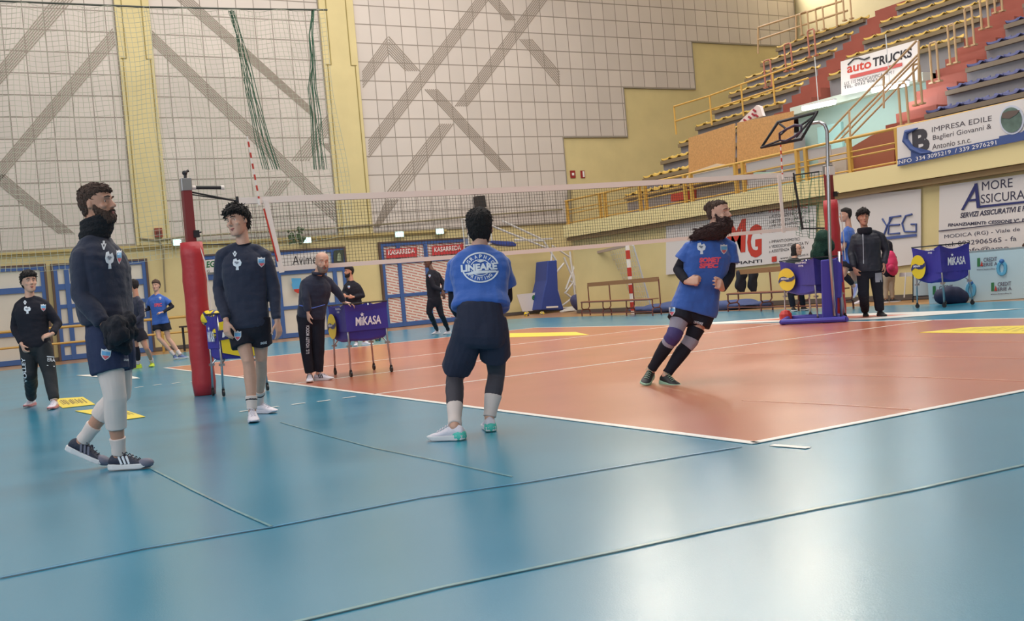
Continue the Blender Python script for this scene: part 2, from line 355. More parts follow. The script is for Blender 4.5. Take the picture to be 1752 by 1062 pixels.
nt.links.new(mk, mx.inputs[0]); mx.inputs[6].default_value = (*lin((220, 212, 204)), 1); mx.inputs[7].default_value = (*lin((196, 124, 112)), 1); nt.links.new(mx.outputs[2], b.inputs['Base Color'])
ox = Vector((0, -.14, 0)); oX = Vector((-.012, 0, 0))
d1 = door(1, -4.6, X(78, 500), 3.02, 2.3, [-2.9], '', 'blue framed door with pale panes behind the young player far left', [.95])
d2 = door(2, X(96, 520), X(252, 500), 3.0, 2.32, [X(118, 520), X(205, 500)], '', 'blue framed many-paned door behind the tall bearded player', [.5, 1.1, 1.7])
x3, x3b = X(340, 500), X(590, 470)
d3 = door(3, x3, x3b, 3.02, 2.3, [X(372, 500), X(463, 500), X(478, 500), X(557, 500), X(574, 500)], '', 'blue framed door bank with white name boards above, behind the bald coach', [1.05])
d4 = door(4, X(656, 500), X(806, 500), 3.1, 2.42, [X(686, 500), X(731, 480)], '', 'blue framed doors with pink hatched panels under two red signs', [1.15], pane=hatch)
def wr(mb, s, bl, br, tl, F, off, bold=0.0, sh=0.0): write(mb, s, F(*bl), F(*br), F(*tl), off, bold, sh)
FY = lambda x, y: onY(x, y, YW-.1)
# boards above the doors
def board(px, label, texts, bg=white, F=FY, off=ox, thick=.02, frame=None):
    P = [F(*q)+off for q in px]; c = sum(P, Vector())/4; T = thing('sign_board', c, label, 'sign')
    m = MB(); nrm = off.normalized(); m.poly([p-nrm*thick for p in P], thick, nrm); m.build('board', bg, T)
    for s, bl, br, tl, mt, bd in texts: m = MB(); wr(m, s, bl, br, tl, F, off+nrm*.006, bd); m.build('lettering', mt, T)
    return T
greenp = mat('print_green', (30, 104, 58), .6); whitep = mat('print_white', (236, 230, 228), .6); redb = mat('board_red', (196, 62, 66), .5)
board([(341, 468), (372, 465), (372, 443), (341, 447)], 'white board with green letters above the door by the left net post', [('LEG', (346, 459), (366, 457), (346, 448), greenp, .03), ('G', (352, 466), (357, 466), (352, 462), blackp, 0)])
board([(477, 462), (555, 455), (555, 430), (477, 437)], 'white name board with thin dark lettering above the bald coach', [('Avimec', (498.5, 453.5), (546, 450), (498.5, 438.5), blackp, 0)])
T = board([(569, 452), (586, 450), (586, 427), (569, 429)], 'small framed dark emblem board right of the white name board', [], bg=mat('dark_green', (60, 70, 58), .5))
m = MB(); P = [FY(*q)+ox+Vector((0, -.02, 0)) for q in ((574, 447), (581, 447), (580, 436), (578, 432), (575, 436))]; m.poly(P, .01, (0, -1, 0)); m.build('emblem', mat('olive', (150, 160, 130), .6), T)
kz = [('KASARREDA', (661.5, 436.8), (707, 433), (661.5, 428.6), whitep, .02)]
board([(658.6, 442.8), (711, 438.8), (711, 423.4), (658, 427)], 'red sign with white lettering over the left hatched door', kz, bg=redb)
board([(737, 437.6), (790, 433), (790, 417.5), (736.6, 421.8)], 'red sign with white lettering partly behind the head of the player seen from behind', [('KASARREDA', (740, 431.8), (786, 427.6), (740, 423.8), whitep, .02)], bg=redb)
# club crest on the door leaf
T = thing('crest_sticker', FY(503, 485), 'blue and red shield sticker on the white door leaf behind the bald coach', 'sticker')
m = MB(); m.poly([FY(*q)+ox for q in ((499, 495), (510, 494), (514, 486), (513, 480), (498, 481), (497, 488))], .01, (0, -1, 0)); m.build('shield', mat('sky_print', (84, 164, 214), .5), T)
m = MB(); m.poly([FY(*q)+ox+Vector((0, -.012, 0)) for q in ((502, 499), (508, 502), (513, 497), (511, 494), (500, 495))], .01, (0, -1, 0)); m.build('red_tip', redp, T)
m = MB()
for k in range(4): a = FY(499+k*4, 479)+ox; m.box(a, (.09, .01, .12))
m.build('towers', mat('sky_print', (84, 164, 214), .5), T)
# exit lights, wall signs, alarm box, conduits
glow = mat('exit_glow', (190, 246, 240), .4, emit=2.6)
for k, (px, py, w, lb) in enumerate(((525, 411, 11, 'lit exit sign above the white name board'), (683, 401, 13, 'lit exit sign above the left red sign'), (752, 396, 12, 'lit exit sign left of the head of the player seen from behind'), (303, 415, 10, 'lit exit sign left of the tall young player'))):
    c = onY(px, py, YW-.25); T = thing('exit_sign', c, lb, 'exit sign'); m = MB(); m.box(c+Vector((0, -.05, 0)), (w*.023, .03, .17)); m.build('lit_face', glow, T)
    m = MB(); m.box(c+Vector((0, 0, .01)), (w*.023+.05, .05, .22)); m.box(c+Vector((0, .12, .05)), (.05, .2, .05)); m.build('housing', mat('pale_plastic', (196, 196, 190), .5), T)
T = thing('alarm_box', onY(271, 398, YW-.22), 'small brown red alarm box on the yellow pilaster', 'alarm box'); m = MB(); c = WORG[T.name]; m.box(c, (.24, .12, .3)); m.build('case', mat('box_red', (140, 66, 50), .5), T)
m = MB(); m.box(c+Vector((0, -.07, -.02)), (.16, .02, .12)); m.build('grille', mat('box_dark', (96, 48, 40), .5), T)
pipem = mat('grey_pipe', (142, 132, 104), .6)
m = MB(); m.tube([onY(x, y, YW-.2) for x, y in ((240, 408), (270, 411), (312, 405), (420, 398), (560, 391), (700, 380), (830, 368), (962, 358))], .035, 6); tag(m.build('wall_conduit', pipem), 'thin grey pipe running along the end wall under the cladding', 'pipe')
m = MB(); m.tube([onY(x, y, YW-.2) for x, y in ((273, 412), (279, 425), (281, 470), (283, 500))], .03, 6); tag(m.build('wall_conduit', pipem), 'thin vertical pipe below the alarm box', 'pipe')
m = MB(); m.tube([onY(x, y, YW-.3) for x, y in ((974, 325), (975, 400), (980, 412), (1004, 410))], .09, 8); tag(m.build('drain_pipe', pipem), 'thick grey pipe down the wall corner at the far end of the balcony', 'pipe')
for px, lb in ((980, 'red square hose sign on the yellow wall'), (997, 'red extinguisher sign right of the square hose sign')):
    c = onY(px, 298, YW-.03); T = thing('fire_sign', c, lb, 'sign'); m = MB(); m.box(c, (.24 if px == 980 else .2, .02, .3)); m.build('plate', mat('sign_red', (150, 44, 44), .5), T)
    m = MB(); m.box(c+Vector((0 if px == 980 else .03, -.02, 0)), (.1, .01, .1) if px == 980 else (.08, .01, .24)); m.build('symbol', whitep, T)
# yellow handrails at the end wall
def railrun(pts_top, lows, posts, zb, r, label, mt=yrail, name='handrail', foot=None):
    T = thing(name, Vector((pts_top[0].x, pts_top[0].y, zb)), label, 'handrail'); m = MB(); m.tube(pts_top, r, 8); m.build('top_rail', mt, T)
    for dz in lows: m = MB(); m.tube([p-Vector((0, 0, dz)) for p in pts_top], r*.8, 8); m.build('lower_rail', mt, T)
    for p in posts: m = MB(); m.tube([Vector((p.x, p.y, zb)), p], r, 8); m.build('post', mt, T)
    return T
def yrun(x0, x1, y, z, label, n):
    P = [Vector((x0+(x1-x0)*k/6, y, z)) for k in range(7)]; railrun(P, [z*.45], [Vector((x0+(x1-x0)*k/n, y, z)) for k in range(n+1)], 0, .04, label)
yrun(-5, .2, 28.8, 1.05, 'yellow tubular handrail in front of the door far left', 3)
yrun(.9, 3.0, 28.8, 1.05, 'yellow tubular handrail before the many-paned door', 2)
yrun(3.4, 4.4, 29.2, 1.02, 'short yellow handrail left of the red net post', 1)
T = thing('side_table', (2.9, 28.0, 0), 'low black bench against the end wall behind the smiling blue shirt player', 'bench')
m = MB(); m.b2((2.35, 27.8, .72), (3.65, 28.2, .77)); m.build('bench_top', mat('dark_wood', (52, 42, 38), .5), T)
for x in (2.42, 2.9, 3.3, 3.58): m = MB(); m.bar((x, 28, .72), (x, 28, 0), .06); m.build('leg', blackm, T)
# ------------------------------------------------------------------ grandstand
conc = mat('stand_grey', (132, 128, 132), .75, var=.05, vscale=1.5); nose = mat('stand_nosing', (122, 108, 92), .7); yconc = mat('stand_ochre', (124, 108, 82), .7)
redst = mat('stair_red', (146, 76, 62), .7, var=.06, vscale=2); tealw = mat('pale_teal_wall', (150, 174, 168), .6); bluegrey = mat('blue_grey', (98, 124, 134), .6)
RUN, RISE = .8, .568
def sx(k): return 16+RUN*k
def sz(k): return 4.05+RISE*k
def terrace(k0, k1, y0, y1, zb, mt, name='terrace', kk=1):
    pts = [(sx(k0), zb)]
    for k in range(k0, k1+1):
        for h in range(kk):
            x = sx(k)+RUN*h/kk; z = sz(k)-.36+RISE*h/kk
            pts += [(x, z), (x+RUN/kk, z)]
    pts += [(pts[-1][0], zb)]
    m = MB(); m.loft([[Vector((x, y0, z)) for x, z in pts], [Vector((x, y1, z)) for x, z in pts]]); return m
GS = thing('grandstand', (XW, 12, 2.95), 'long stepped concrete grandstand with red aisles above the sponsor wall', 'grandstand')
terrace(0, 14, -4, 12.1, 2.95, conc).build('terrace', conc, GS)
terrace(0, 14, 12.1, 13.3, 2.95, redst, kk=2).build('aisle_stair', redst, GS)
terrace(5, 9, 13.3, 18.0, 5.4, conc).build('terrace', conc, GS)
terrace(3, 9, 18.0, 19.2, 5.4, redst, kk=2).build('aisle_stair', redst, GS)
terrace(3, 9, 19.2, 23.3, 2.95, conc).build('terrace', conc, GS)
terrace(0, 2, 17.6, 23.3, 2.95, conc).build('terrace', conc, GS)
m = MB(); m.b2((24, 13.3, 8.7), (31.9, 23.3, 8.85)); m.build('top_walkway', conc, GS)
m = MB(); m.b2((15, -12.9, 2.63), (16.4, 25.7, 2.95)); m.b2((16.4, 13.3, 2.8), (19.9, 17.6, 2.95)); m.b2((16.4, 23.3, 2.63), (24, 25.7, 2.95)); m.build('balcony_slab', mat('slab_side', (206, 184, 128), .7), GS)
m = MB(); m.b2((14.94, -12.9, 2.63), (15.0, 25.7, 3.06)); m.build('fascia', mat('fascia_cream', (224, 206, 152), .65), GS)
m = MB(); m.b2((15.05, -12.9, 2.50), (15.24, 25.7, 2.62)); m.build('painted_shadow_line', mat('shadow_brown', (150, 124, 88), .7), GS)  # brown strip colours in the shadow line of the recess below the slab
# nosings and seat benches
for (k0, k1, y0, y1, mt) in ((0, 14, -4, 12.05, nose), (5, 9, 13.3, 17.95, yconc), (3, 9, 19.25, 23.3, yconc), (0, 2, 17.65, 23.3, yconc)):
    for k in range(k0, k1+1):
        m = MB(); m.b2((sx(k)-.12, y0, sz(k)-.44), (sx(k)+.05, y1, sz(k)-.33)); m.build('nosing', mt, GS)
# passage under the upper rows
m = MB(); m.b2((18.6, 13.3, 2.95), (18.8, 18.0, 5.6)); m.b2((16.0, 17.5, 2.95), (18.7, 17.62, 3.7)); m.build('passage_wall', tealw, GS)
m = MB(); m.b2((18.56, 13.6, 2.95), (18.6, 15.6, 4.1)); m.build('dado', bluegrey, GS)
m = MB(); m.b2((18.3, 13.3, 5.4), (20.1, 18.0, 5.62)); m.build('passage_lintel', mat('lintel', (190, 200, 190), .7), GS)
m = MB(); m.b2((18.5, 16.3, 2.95), (18.59, 17.2, 4.9)); m.build('passage_door', mat('door_pale', (150, 190, 190), .5), GS)
# seats, one by one
def seat_mesh(mt):
    m = MB(); n = 7; rings = []
    for t, z, w in ((-.19, .02, .40), (-.2, .07, .42), (-.05, .045, .40), (.12, .05, .40), (.19, .09, .40), (.21, .15, .36), (.22, .16, .30)):
        r = []
        for s in range(n): a = -1+2*s/(n-1); r.append(Vector((t, a*w/2, z+.035*a*a)))
        rings.append(r)
    top = rings; vs = [p for r in top for p in r]; L = len(vs); vs += [p-Vector((0, 0, .03)) if i < 5*n else p+Vector((.03, 0, 0)) for i, p in enumerate(vs)]; fs = []
    for i in range(len(rings)-1):
        for j in range(n-1):
            q = (i*n+j, i*n+j+1, (i+1)*n+j+1, (i+1)*n+j); fs.append(q); fs.append(tuple(L+x for x in reversed(q)))
    e = [i*n for i in range(len(rings))]; e2 = [i*n+n-1 for i in range(len(rings))]
    for l in (e, e2):
        for a, b in zip(l, l[1:]): fs.append((a, b, L+b, L+a))
    for base in (0, (len(rings)-1)*n):
        for j in range(n-1): fs.append((base+j, base+j+1, L+base+j+1, L+base+j))
    m.add(vs, fs); o = m.build('stadium_seat', mt, None, smooth=True, org=Vector((0, 0, 0))); return o
sb = seat_mesh(mat('seat_blue', (62, 68, 118), .45)); sy = seat_mesh(mat('seat_yellow', (200, 166, 78), .45))
ords = ['lowest', 'second', 'third', 'fourth', 'fifth', 'sixth', 'seventh', 'eighth', 'ninth', 'tenth', 'eleventh', 'twelfth', 'thirteenth']
NTH = ['first', 'second', 'third', 'fourth', 'fifth', 'sixth', 'seventh', 'eighth', 'ninth', 'tenth', 'eleventh', 'twelfth', 'thirteenth', 'fourteenth']
nseat = {'b': 0, 'y': 0}
def seats(proto, key, k, ys, lab, grp):
    for iy, y in enumerate(ys):
        P = Vector((sx(k)+.1, y, sz(k)-.34+.0)); q = P+Vector((0, 0, .2)); d = depth(q)
        u = IW/2+FPX*float((np.array(q)-CAM)@CR)/d; v = IH/2-FPX*float((np.array(q)-CAM)@CU)/d
        if not (-10 < u < IW+15 and -10 < v < IH): continue
        o = proto if nseat[key] == 0 else copy_tree(proto); nseat[key] += 1
        o.location = P; tag(o, lab % NTH[iy], 'seat', grp)
for k in range(0, 9):
    seats(sb, 'b', k, [11.8-.5*i for i in range(14)], 'blue plastic seat, %s row of the right stand, %%s from the red stairs' % ords[k], 'blue seats in the %s row' % ords[k])
for k in range(0, 10):
    ys = [23.05-.5*i for i in range(8)] if k >= 3 else [23.05-.5*i for i in range(6)]
    seats(sy, 'y', k, ys, 'yellow plastic seat, %s row of the far stand, %%s from its far end' % ords[k], 'yellow seats in the %s row, far end' % ords[k])
for k in range(5, 10):
    seats(sy, 'y', k, [17.7-.5*i for i in range(9)], 'yellow plastic seat, %s row above the tube lights, %%s from the left' % ords[k], 'yellow seats in the %s row, middle' % ords[k])
# balcony front rail with framed infills
RP = thing('balcony_rail', (15.05, 12, 3.06), 'yellow framed railing along the front edge of the balcony', 'railing')
m = MB(); m.tube([(15.05, -4, 3.87), (15.05, 25.6, 3.87)], .035, 8); m.build('top_rail', yrail, RP)
for z in (3.12, 3.42, 3.55): m = MB(); m.tube([(15.05, 11.5, z), (15.05, 25.6, z)], .022, 6); m.build('lower_rail', yrail, RP)
for i, y in enumerate([11.5, 12.9, 14.3, 14.6, 16.6, 16.9, 18.8, 19.1, 21.0, 21.3, 23.2, 23.5, 25.5]):
    m = MB(); m.b2((15.0, y-.04, 3.06), (15.1, y+.04, 3.87)); m.build('post', yrail, RP)
dull = mat('dull_sheet', (176, 168, 164), .6)
for i, (y0, y1) in enumerate(((13.5, 14.25), (14.7, 16.5), (17.0, 18.7))):
    for z0, z1 in ((3.14, 3.4), (3.58, 3.82)):
        if i == 1 or z0 > 3.5 or i == 0:
            m = MB(); m.b2((15.07, y0, z0), (15.09, y1, z1)); m.build('infill_sheet', dull, RP)
# two chipboard hoardings and a pallet behind the rail
osb = mat('chipboard', (190, 142, 88), .7, var=.16, vscale=22)
def slab(px, F, label, name, cat, mt, thick=.05, nrm=Vector((-1, 0, 0)), grp=None):
    P = [F(*q) for q in px]; m = MB(); m.poly(P, thick, -nrm); o = m.build(name, mt); return tag(o, label, cat, grp)
FX = lambda X_: (lambda x, y: onX(x, y, X_))
slab([(1178, 305), (1256, 290), (1256, 211), (1178, 236)], FX(15.85), 'left one of two tall chipboard panels on the balcony', 'chipboard_panel', 'panel', osb)
slab([(1261, 289), (1356, 262), (1356, 190), (1261, 210)], FX(15.85), 'right one of two tall chipboard panels, with the black hoop frame before it', 'chipboard_panel', 'panel', osb)
slab([(1274, 318), (1289, 313), (1284, 280), (1270, 284)], FX(15.4), 'narrow brown board leaning behind the balcony rail', 'leaning_board', 'board', mat('brown_board', (160, 100, 58), .7))
slab([(1172, 308), (1250, 296), (1243, 282), (1225, 280), (1178, 296)], FX(15.5), 'pale crumpled sheet behind the balcony rail', 'crumpled_sheet', 'sheet', mat('pale_sheet', (206, 186, 160), .7))
slab([(1148, 345), (1174, 340), (1174, 325), (1148, 330)], FX(15.6), 'small red box on the balcony seen through the net', 'red_box', 'box', mat('red_box', (168, 62, 46), .6), thick=.5)
slab([(1400, 330), (1448, 325), (1448, 250), (1420, 256), (1400, 262)], FX(15.7), 'grey cloth sheet hung behind the balcony rail by the stairs', 'hanging_sheet', 'sheet', dull)
slab([(1440, 320), (1530, 300), (1530, 218), (1490, 232), (1440, 262)], FX(15.9), 'red brown landing screen beside the stairs foot', 'landing_screen', 'screen', mat('landing_red', (140, 80, 60), .7))
T = thing('folded_banner', onX(1288, 205, 16.2), 'white and red lettered fabric bundled on top of the chipboard panels', 'banner')
m = MB(); F = FX(16.2); P = [F(*q) for q in ((1262, 211), (1305, 198), (1300, 182), (1294, 180))]; m.poly(P, .1, (1, 0, 0)); m.build('cloth', mat('cloth_white', (216, 200, 194), .8), T)
for q in ((1276, 206), (1284, 201), (1290, 196), (1296, 198), (1292, 189)): m = MB(); c = F(*q)-Vector((.03, 0, 0)); m.box(c, (.03, .12, .05), M=Matrix.Rotation(.6, 3, 'X')); m.build('red_print', mat('print_darkred', (150, 44, 60), .7), T)
# stair rails, aisle rails
def tubes(name, label, lists, r, mt=yrail, cat='railing'):
    allp = [p for l in lists for p in l]; T = thing(name, Vector((sum(p.x for p in allp)/len(allp), sum(p.y for p in allp)/len(allp), min(p.z for p in allp))), label, cat)
    for i, l in enumerate(lists): m = MB(); m.tube(l, r, 8); m.build('rail' if i < 2 else 'post', mt, T)
    return T
pink = mat('rail_faded', (180, 150, 112), .5)
F = FX(16.3)
tubes('stair_rail', 'pair of sloping handrails crossing in front of the lettered white banner', [[F(1418, 226), F(1452, 190), F(1568, 70)], [F(1425, 243), F(1460, 205), F(1572, 92)], [F(1455, 243), F(1453, 190)], [F(1512, 185), F(1512, 130)], [F(1572, 140), F(1572, 70)]], .027, pink)
F = FX(16.6)
tubes('stair_rail', 'second pair of sloping rails just right of the first, behind them', [[F(1436, 240), F(1570, 100)], [F(1446, 243), F(1572, 113)]], .024, pink)
tubes('aisle_rail', 'rail across the middle of the far stand end above the chipboard', [[onInc(1157, 230)+Vector((0, 0, .95)), onInc(1218, 214)+Vector((0, 0, .95)), onInc(1385, 160)+Vector((0, 0, .95))], [onInc(1157, 230)+Vector((0, 0, .45)), onInc(1385, 160)+Vector((0, 0, .45))]]+[[onInc(x, y), onInc(x, y)+Vector((0, 0, .95))] for x, y in ((1157, 230), (1218, 214), (1272, 198), (1326, 180))], .03)
def hoops(pxs, h, label, mt=pink):
    for i, (x, y, w) in enumerate(pxs):
        a = onInc(x, y); b = onInc(x+w, y-w*.28); T = thing('aisle_post', (a+b)/2, label[i] if isinstance(label, list) else label, 'post')
        m = MB(); m.tube([a, a+Vector((0, 0, h-.05)), a+Vector((0, 0, h))+(b-a)*.15, b+Vector((0, 0, h))-(b-a)*.15, b+Vector((0, 0, h-.05)), b], .028, 8); m.build('bent_tube', mt, T)
        
        for c_ in (a, b): m = MB(); m.box(c_, (.12, .12, .04)); m.build('foot_plate', mt, T)
hoops([(1542, 215, 13), (1567, 180, 11), (1595, 142, 12), (1626, 110, 11), (1655, 80, 12), (1680, 50, 12), (1703, 22, 12)], .95,
      ['bent tube hand post on the red aisle, %s from its foot' % o for o in ords[:7]])
hoops([(1372, 60, 12), (1398, 53, 12), (1445, 35, 12)], .75, ['upright bent tube at the top of the far stand, %s' % s for s in ('leftmost of three', 'middle of three', 'rightmost of three')])
hoops([(1310, 150, 11), (1345, 122, 11), (1385, 98, 11)], .85, ['hand post on the upper red aisle, %s' % s for s in ('lowest of three', 'middle of three', 'highest of three')], mat('rail_red', (168, 108, 88), .5))
tubes('top_rail', 'thin rail along the top walkway of the far stand', [[onX(1297, 47, 22.8), onX(1440, 2, 22.8)], [onX(1298, 68, 22.8), onX(1450, 18, 22.8)], [onX(1297, 92, 22.8), onX(1297, 47, 22.8)], [onX(1362, 68, 22.8), onX(1362, 25, 22.8)], [onX(1432, 46, 22.8), onX(1430, -5, 22.8)]], .035, pink)
m = MB(); m.b2((23.8, 17.8, 8.8), (23.95, 18.1, 12)); m.b2((23.8, 14.9, 8.8), (23.95, 15.2, 12)); m.build('column', pink, GS)
# tube lamps in the passage
tubeglow = mat('tube_glow', (226, 246, 255), .4, emit=22)
for k, (a, b, lb) in enumerate((((1374, 186), (1428, 175), 'left lit fluorescent tube hanging over the passage'), ((1493, 155), (1553, 143), 'right lit fluorescent tube crossed by the stair rails'))):
    A = onX(*a, 16.9); B = onX(*b, 16.9); T = thing('tube_light', (A+B)/2, lb, 'lamp'); m = MB(); m.tube([A, B], .055, 10); m.build('tube', tubeglow, T, smooth=True)
    m = MB(); m.bar(A+Vector((.02, 0, .08)), B+Vector((.02, 0, .08)), .14, .05); m.tube([(A+B)/2+Vector((0, 0, .1)), (A+B)/2+Vector((0, 0, 1.3))], .012, 6); m.build('housing', mat('lamp_white', (210, 214, 214), .5), T)
    l = bpy.data.lights.new('tube_light', 'POINT'); l.energy = 30; l.color = (.85, .96, 1); l.shadow_soft_size = .3; o = bpy.data.objects.new('tube_light', l); COL.objects.link(o); o.location = (A+B)/2+Vector((.1, 0, -.2))

# ------------------------------------------------------------------ sponsor banners
F = FX(18.2); o4 = oX
board([(1440, 164), (1572, 136), (1571.3, 67.8), (1438.7, 105.4)], 'white truck dealer banner hung over the passage behind the stair rails',
 [('auto', (1450, 125.5), (1491.4, 116), (1450, 112), redp, .02), ('TRUCKS', (1494, 115), (1561, 97.5), (1494, 99.4), blackp, .03), ('U.S. 115 MODICA/ISPICA - KM 1', (1445.7, 146), (1530, 126), (1445.7, 140.5), blackp, 0), ('TEL. 0932 906565', (1444.5, 152.5), (1512, 136), (1444.5, 147.5), blackp, 0)], F=F, off=o4)
m = MB(); m.tube([F(*q)-Vector((.03, 0, 0)) for q in ((1452, 111), (1462, 101), (1470, 99.5), (1480, 102), (1489, 98))], .02, 5); bb = [o for o in bpy.data.objects if o.name.startswith('sign_board')][-1]; m.build('car_outline', blackp, bb)
m = MB(); m.poly([F(*q)-Vector((.03, 0, 0)) for q in ((1456, 135), (1545, 113), (1545, 107), (1456, 129))], .005, (-1, 0, 0)); m.build('red_strip', mat('strip_red', (186, 84, 80), .6), bb)
F = FX(14.9)
T = board([(1537, 284.6), (1790, 232), (1790, 160), (1535, 218.4)], 'white builder banner with dark letter B and a round photo, on the balcony rail',
 [('IMPRESA EDILE', (1595.4, 226), (1697.8, 206.3), (1595.4, 217.5), mat('print_grey', (84, 78, 84), .6), 0), ('Baglieri Giovanni &', (1597, 242), (1697, 222.3), (1597, 231.5), mat('print_grey', (84, 78, 84), .6), 0),
  ('Antonio s.n.c.', (1596, 256), (1662.5, 243.4), (1596, 246.5), mat('print_grey', (84, 78, 84), .6), 0), ('B', (1563, 265), (1592, 258), (1561, 224), mat('print_dark', (62, 60, 66), .6), .05)], F=F, off=o4)
bnavy = mat('banner_blue', (62, 82, 136), .6)
m = MB(); e = Vector((-.025, 0, 0)); m.poly([F(*q)+e for q in ((1537, 284.6), (1790, 232), (1790, 220), (1537, 272.6))], .005, (-1, 0, 0)); m.build('blue_strip', bnavy, T)
m = MB(); m.poly([F(*q)+e for q in ((1711, 248), (1790, 232), (1790, 190), (1750, 226), (1711, 241-8))], .006, (-1, 0, 0)); m.build('blue_field', bnavy, T)
m = MB(); m.poly([F(*q)+e for q in ((1560, 268), (1590, 262), (1594, 258), (1560, 250))], .006, (-1, 0, 0)); m.build('blue_base', bnavy, T)
m = MB(); m.tube([F(*q)+e*1.4 for q in ((1572, 219), (1553, 226), (1551, 240), (1562, 254), (1578, 262), (1596, 260))], [.01, .06, .075, .06, .03, .01], 8); m.build('swoosh', bnavy, T)
m = MB(); wr(m, 'INFO  334 3095219  / 339 2976291', (1538, 281.5), (1707, 247), (1537.5, 275), F, e*1.6, 0); m.build('lettering', whitep, T)
ring = []
for i in range(28): a = 2*math.pi*i/28; ring.append(F(1733+21*math.cos(a), 205+25*math.sin(a)))
m = MB(); m.poly([p+e for p in ring], .012, (-1, 0, 0)); m.build('photo_rim', mat('rim_white', (196, 200, 214), .6), T)
m = MB(); c = F(1733, 205); m.poly([c+(p-c)*.86+e*1.8 for p in ring], .005, (-1, 0, 0)); m.build('photo', mat('photo_green', (96, 118, 108), .6, var=.4, vscale=3), T)
m = MB(); m.poly([F(*q)+e*2.2 for q in ((1718, 194), (1728, 190), (1748, 188), (1742, 196), (1730, 203), (1717, 202))], .004, (-1, 0, 0)); m.build('photo_shape', mat('photo_brown', (98, 84, 78), .6), T)
F = FX(15.2); S = lambda s, a, b, c, mt=blackp, bd=.0: (s, a, b, c, mt, bd)
ng = mat('print_navygrey', (58, 56, 78), .6)
T = board([(1606, 470), (1800, 440), (1800, 291), (1608, 318)], 'large white insurance banner behind the officials table at right',
 [S('MORE', (1681, 326), (1733.4, 319.6), (1681, 311), ng), S('SSICURA', (1679, 348), (1754, 340), (1679, 333), ng), S('SERVIZI ASSICURATIVI E F', (1643.6, 373), (1754, 361), (1645, 364), ng, .03),
  S('FINANZIAMENTI: CESSIONE V\u00b0, P', (1622.8, 388.6), (1754, 380), (1623.5, 382), ng, .03), S('MODICA (RG) - Viale de', (1616.6, 409.5), (1746, 396.7), (1616.6, 401.6), ng), S('tel. 0932906565 - fa', (1617.4, 422), (1740, 411.4), (1617.4, 414.5), ng), S('info@amo', (1652, 433), (1727, 428.5), (1652, 424), ng)], F=F, off=o4)
m = MB(); e = Vector((-.03, 0, 0)); V = lambda *q: [F(*x)+e for x in q]
m.poly(V((1646, 359), (1650, 359), (1673, 320), (1670, 314)), .006, (-1, 0, 0)); m.poly([q_-Vector((.004, 0, 0)) for q_ in V((1669, 314), (1674, 313), (1679, 355), (1673, 356))], .006, (-1, 0, 0)); m.poly([q_+Vector((.003, 0, 0)) for q_ in V((1656, 345), (1671, 343.5), (1671, 339.5), (1660, 341))], .006, (-1, 0, 0))
m.poly([q_+Vector((.002, 0, 0)) for q_ in V((1677, 355.6), (1790, 343), (1790, 339.5), (1677, 351.7))], .006, (-1, 0, 0)); m.build('big_letter', navyp, T)
m = MB(); m.poly(V((1607.6, 396), (1790, 375.5), (1790, 374), (1607.6, 394.3)), .006, (-1, 0, 0)); m.build('rule', ng, T)
bl_ = mat('print_blue', (74, 92, 150), .6)
T = board([(1430, 470), (1576, 450), (1576, 323), (1430, 338)], 'white banner with thin blue letters behind the man in the dark jacket', [], F=F, off=o4)
m = MB()
for l in (((1511, 374), (1519, 387), (1528, 371)), ((1519, 387), (1514, 401)), ((1543, 369), (1524, 371.5), (1521, 400), (1541, 398.5)), ((1523, 385), (1541, 384)), ((1562, 366), (1551, 369), (1545, 382), (1549, 396), (1569, 396), (1569, 383), (1560, 383.5))): m.tube(V(*l), .022, 5)
m.build('letters', bl_, T)
m = MB(); m.poly(V((1516, 410), (1570, 404), (1570, 399.5), (1516, 405)), .006, (-1, 0, 0)); m.build('underline', bl_, T)
T = board([(1140, 470), (1397, 443), (1396.5, 350.6), (1140, 384)], 'white banner with big red letters behind the long-bearded player',
 [S('DOMENICO NATALE', (1212, 375.5), (1307.7, 364.6), (1212, 370), blackp), S('M', (1244, 434), (1276, 431), (1245, 378), redp, .04), S('G', (1279, 442), (1304, 439), (1279, 386), redp, .04), S('IMPIANTI', (1246, 453.5), (1304.5, 448.6), (1246, 448.5), blackp, .02),
  S('IMPIANTI ELETTRICI', (1316.4, 363.5), (1384.6, 355.5), (1316.4, 357), redp), S('\u00bb AUTOMAZIONE CANCELLI', (1316.8, 373.5), (1386.7, 363.5), (1316.8, 368), blackp), S("\u00bb SISTEMI D'ALLARME", (1316.8, 381.5), (1376, 374), (1316.8, 376.5), blackp), S('\u00bb IMP. SOLLEVAMENTO ACQUA', (1316.8, 390), (1394, 380), (1316.8, 384.5), blackp), S('\u00bb CONDIZIONAMENTO', (1316.8, 398.5), (1372, 392), (1316.8, 393), blackp),
  S('\u00bb IMPIANTI DOMOTICI', (1316.8, 416), (1369, 411), (1316.8, 411), blackp), S('\u00bb VIDEOSORVEGLIANZA TV', (1316.8, 424.5), (1384, 418), (1316.8, 419.5), blackp), S('\u00bb ASSISTENZA TECNICA', (1316.8, 432.5), (1377, 425.5), (1316.8, 427.5), blackp), S('www.mgimpianti.it', (1336, 445), (1384, 438), (1336, 440), blackp)], F=F, off=o4)
m = MB(); m.poly(V((1322, 448), (1330, 447), (1330, 438), (1322, 439)), .006, (-1, 0, 0)); m.build('red_square', redp, T)
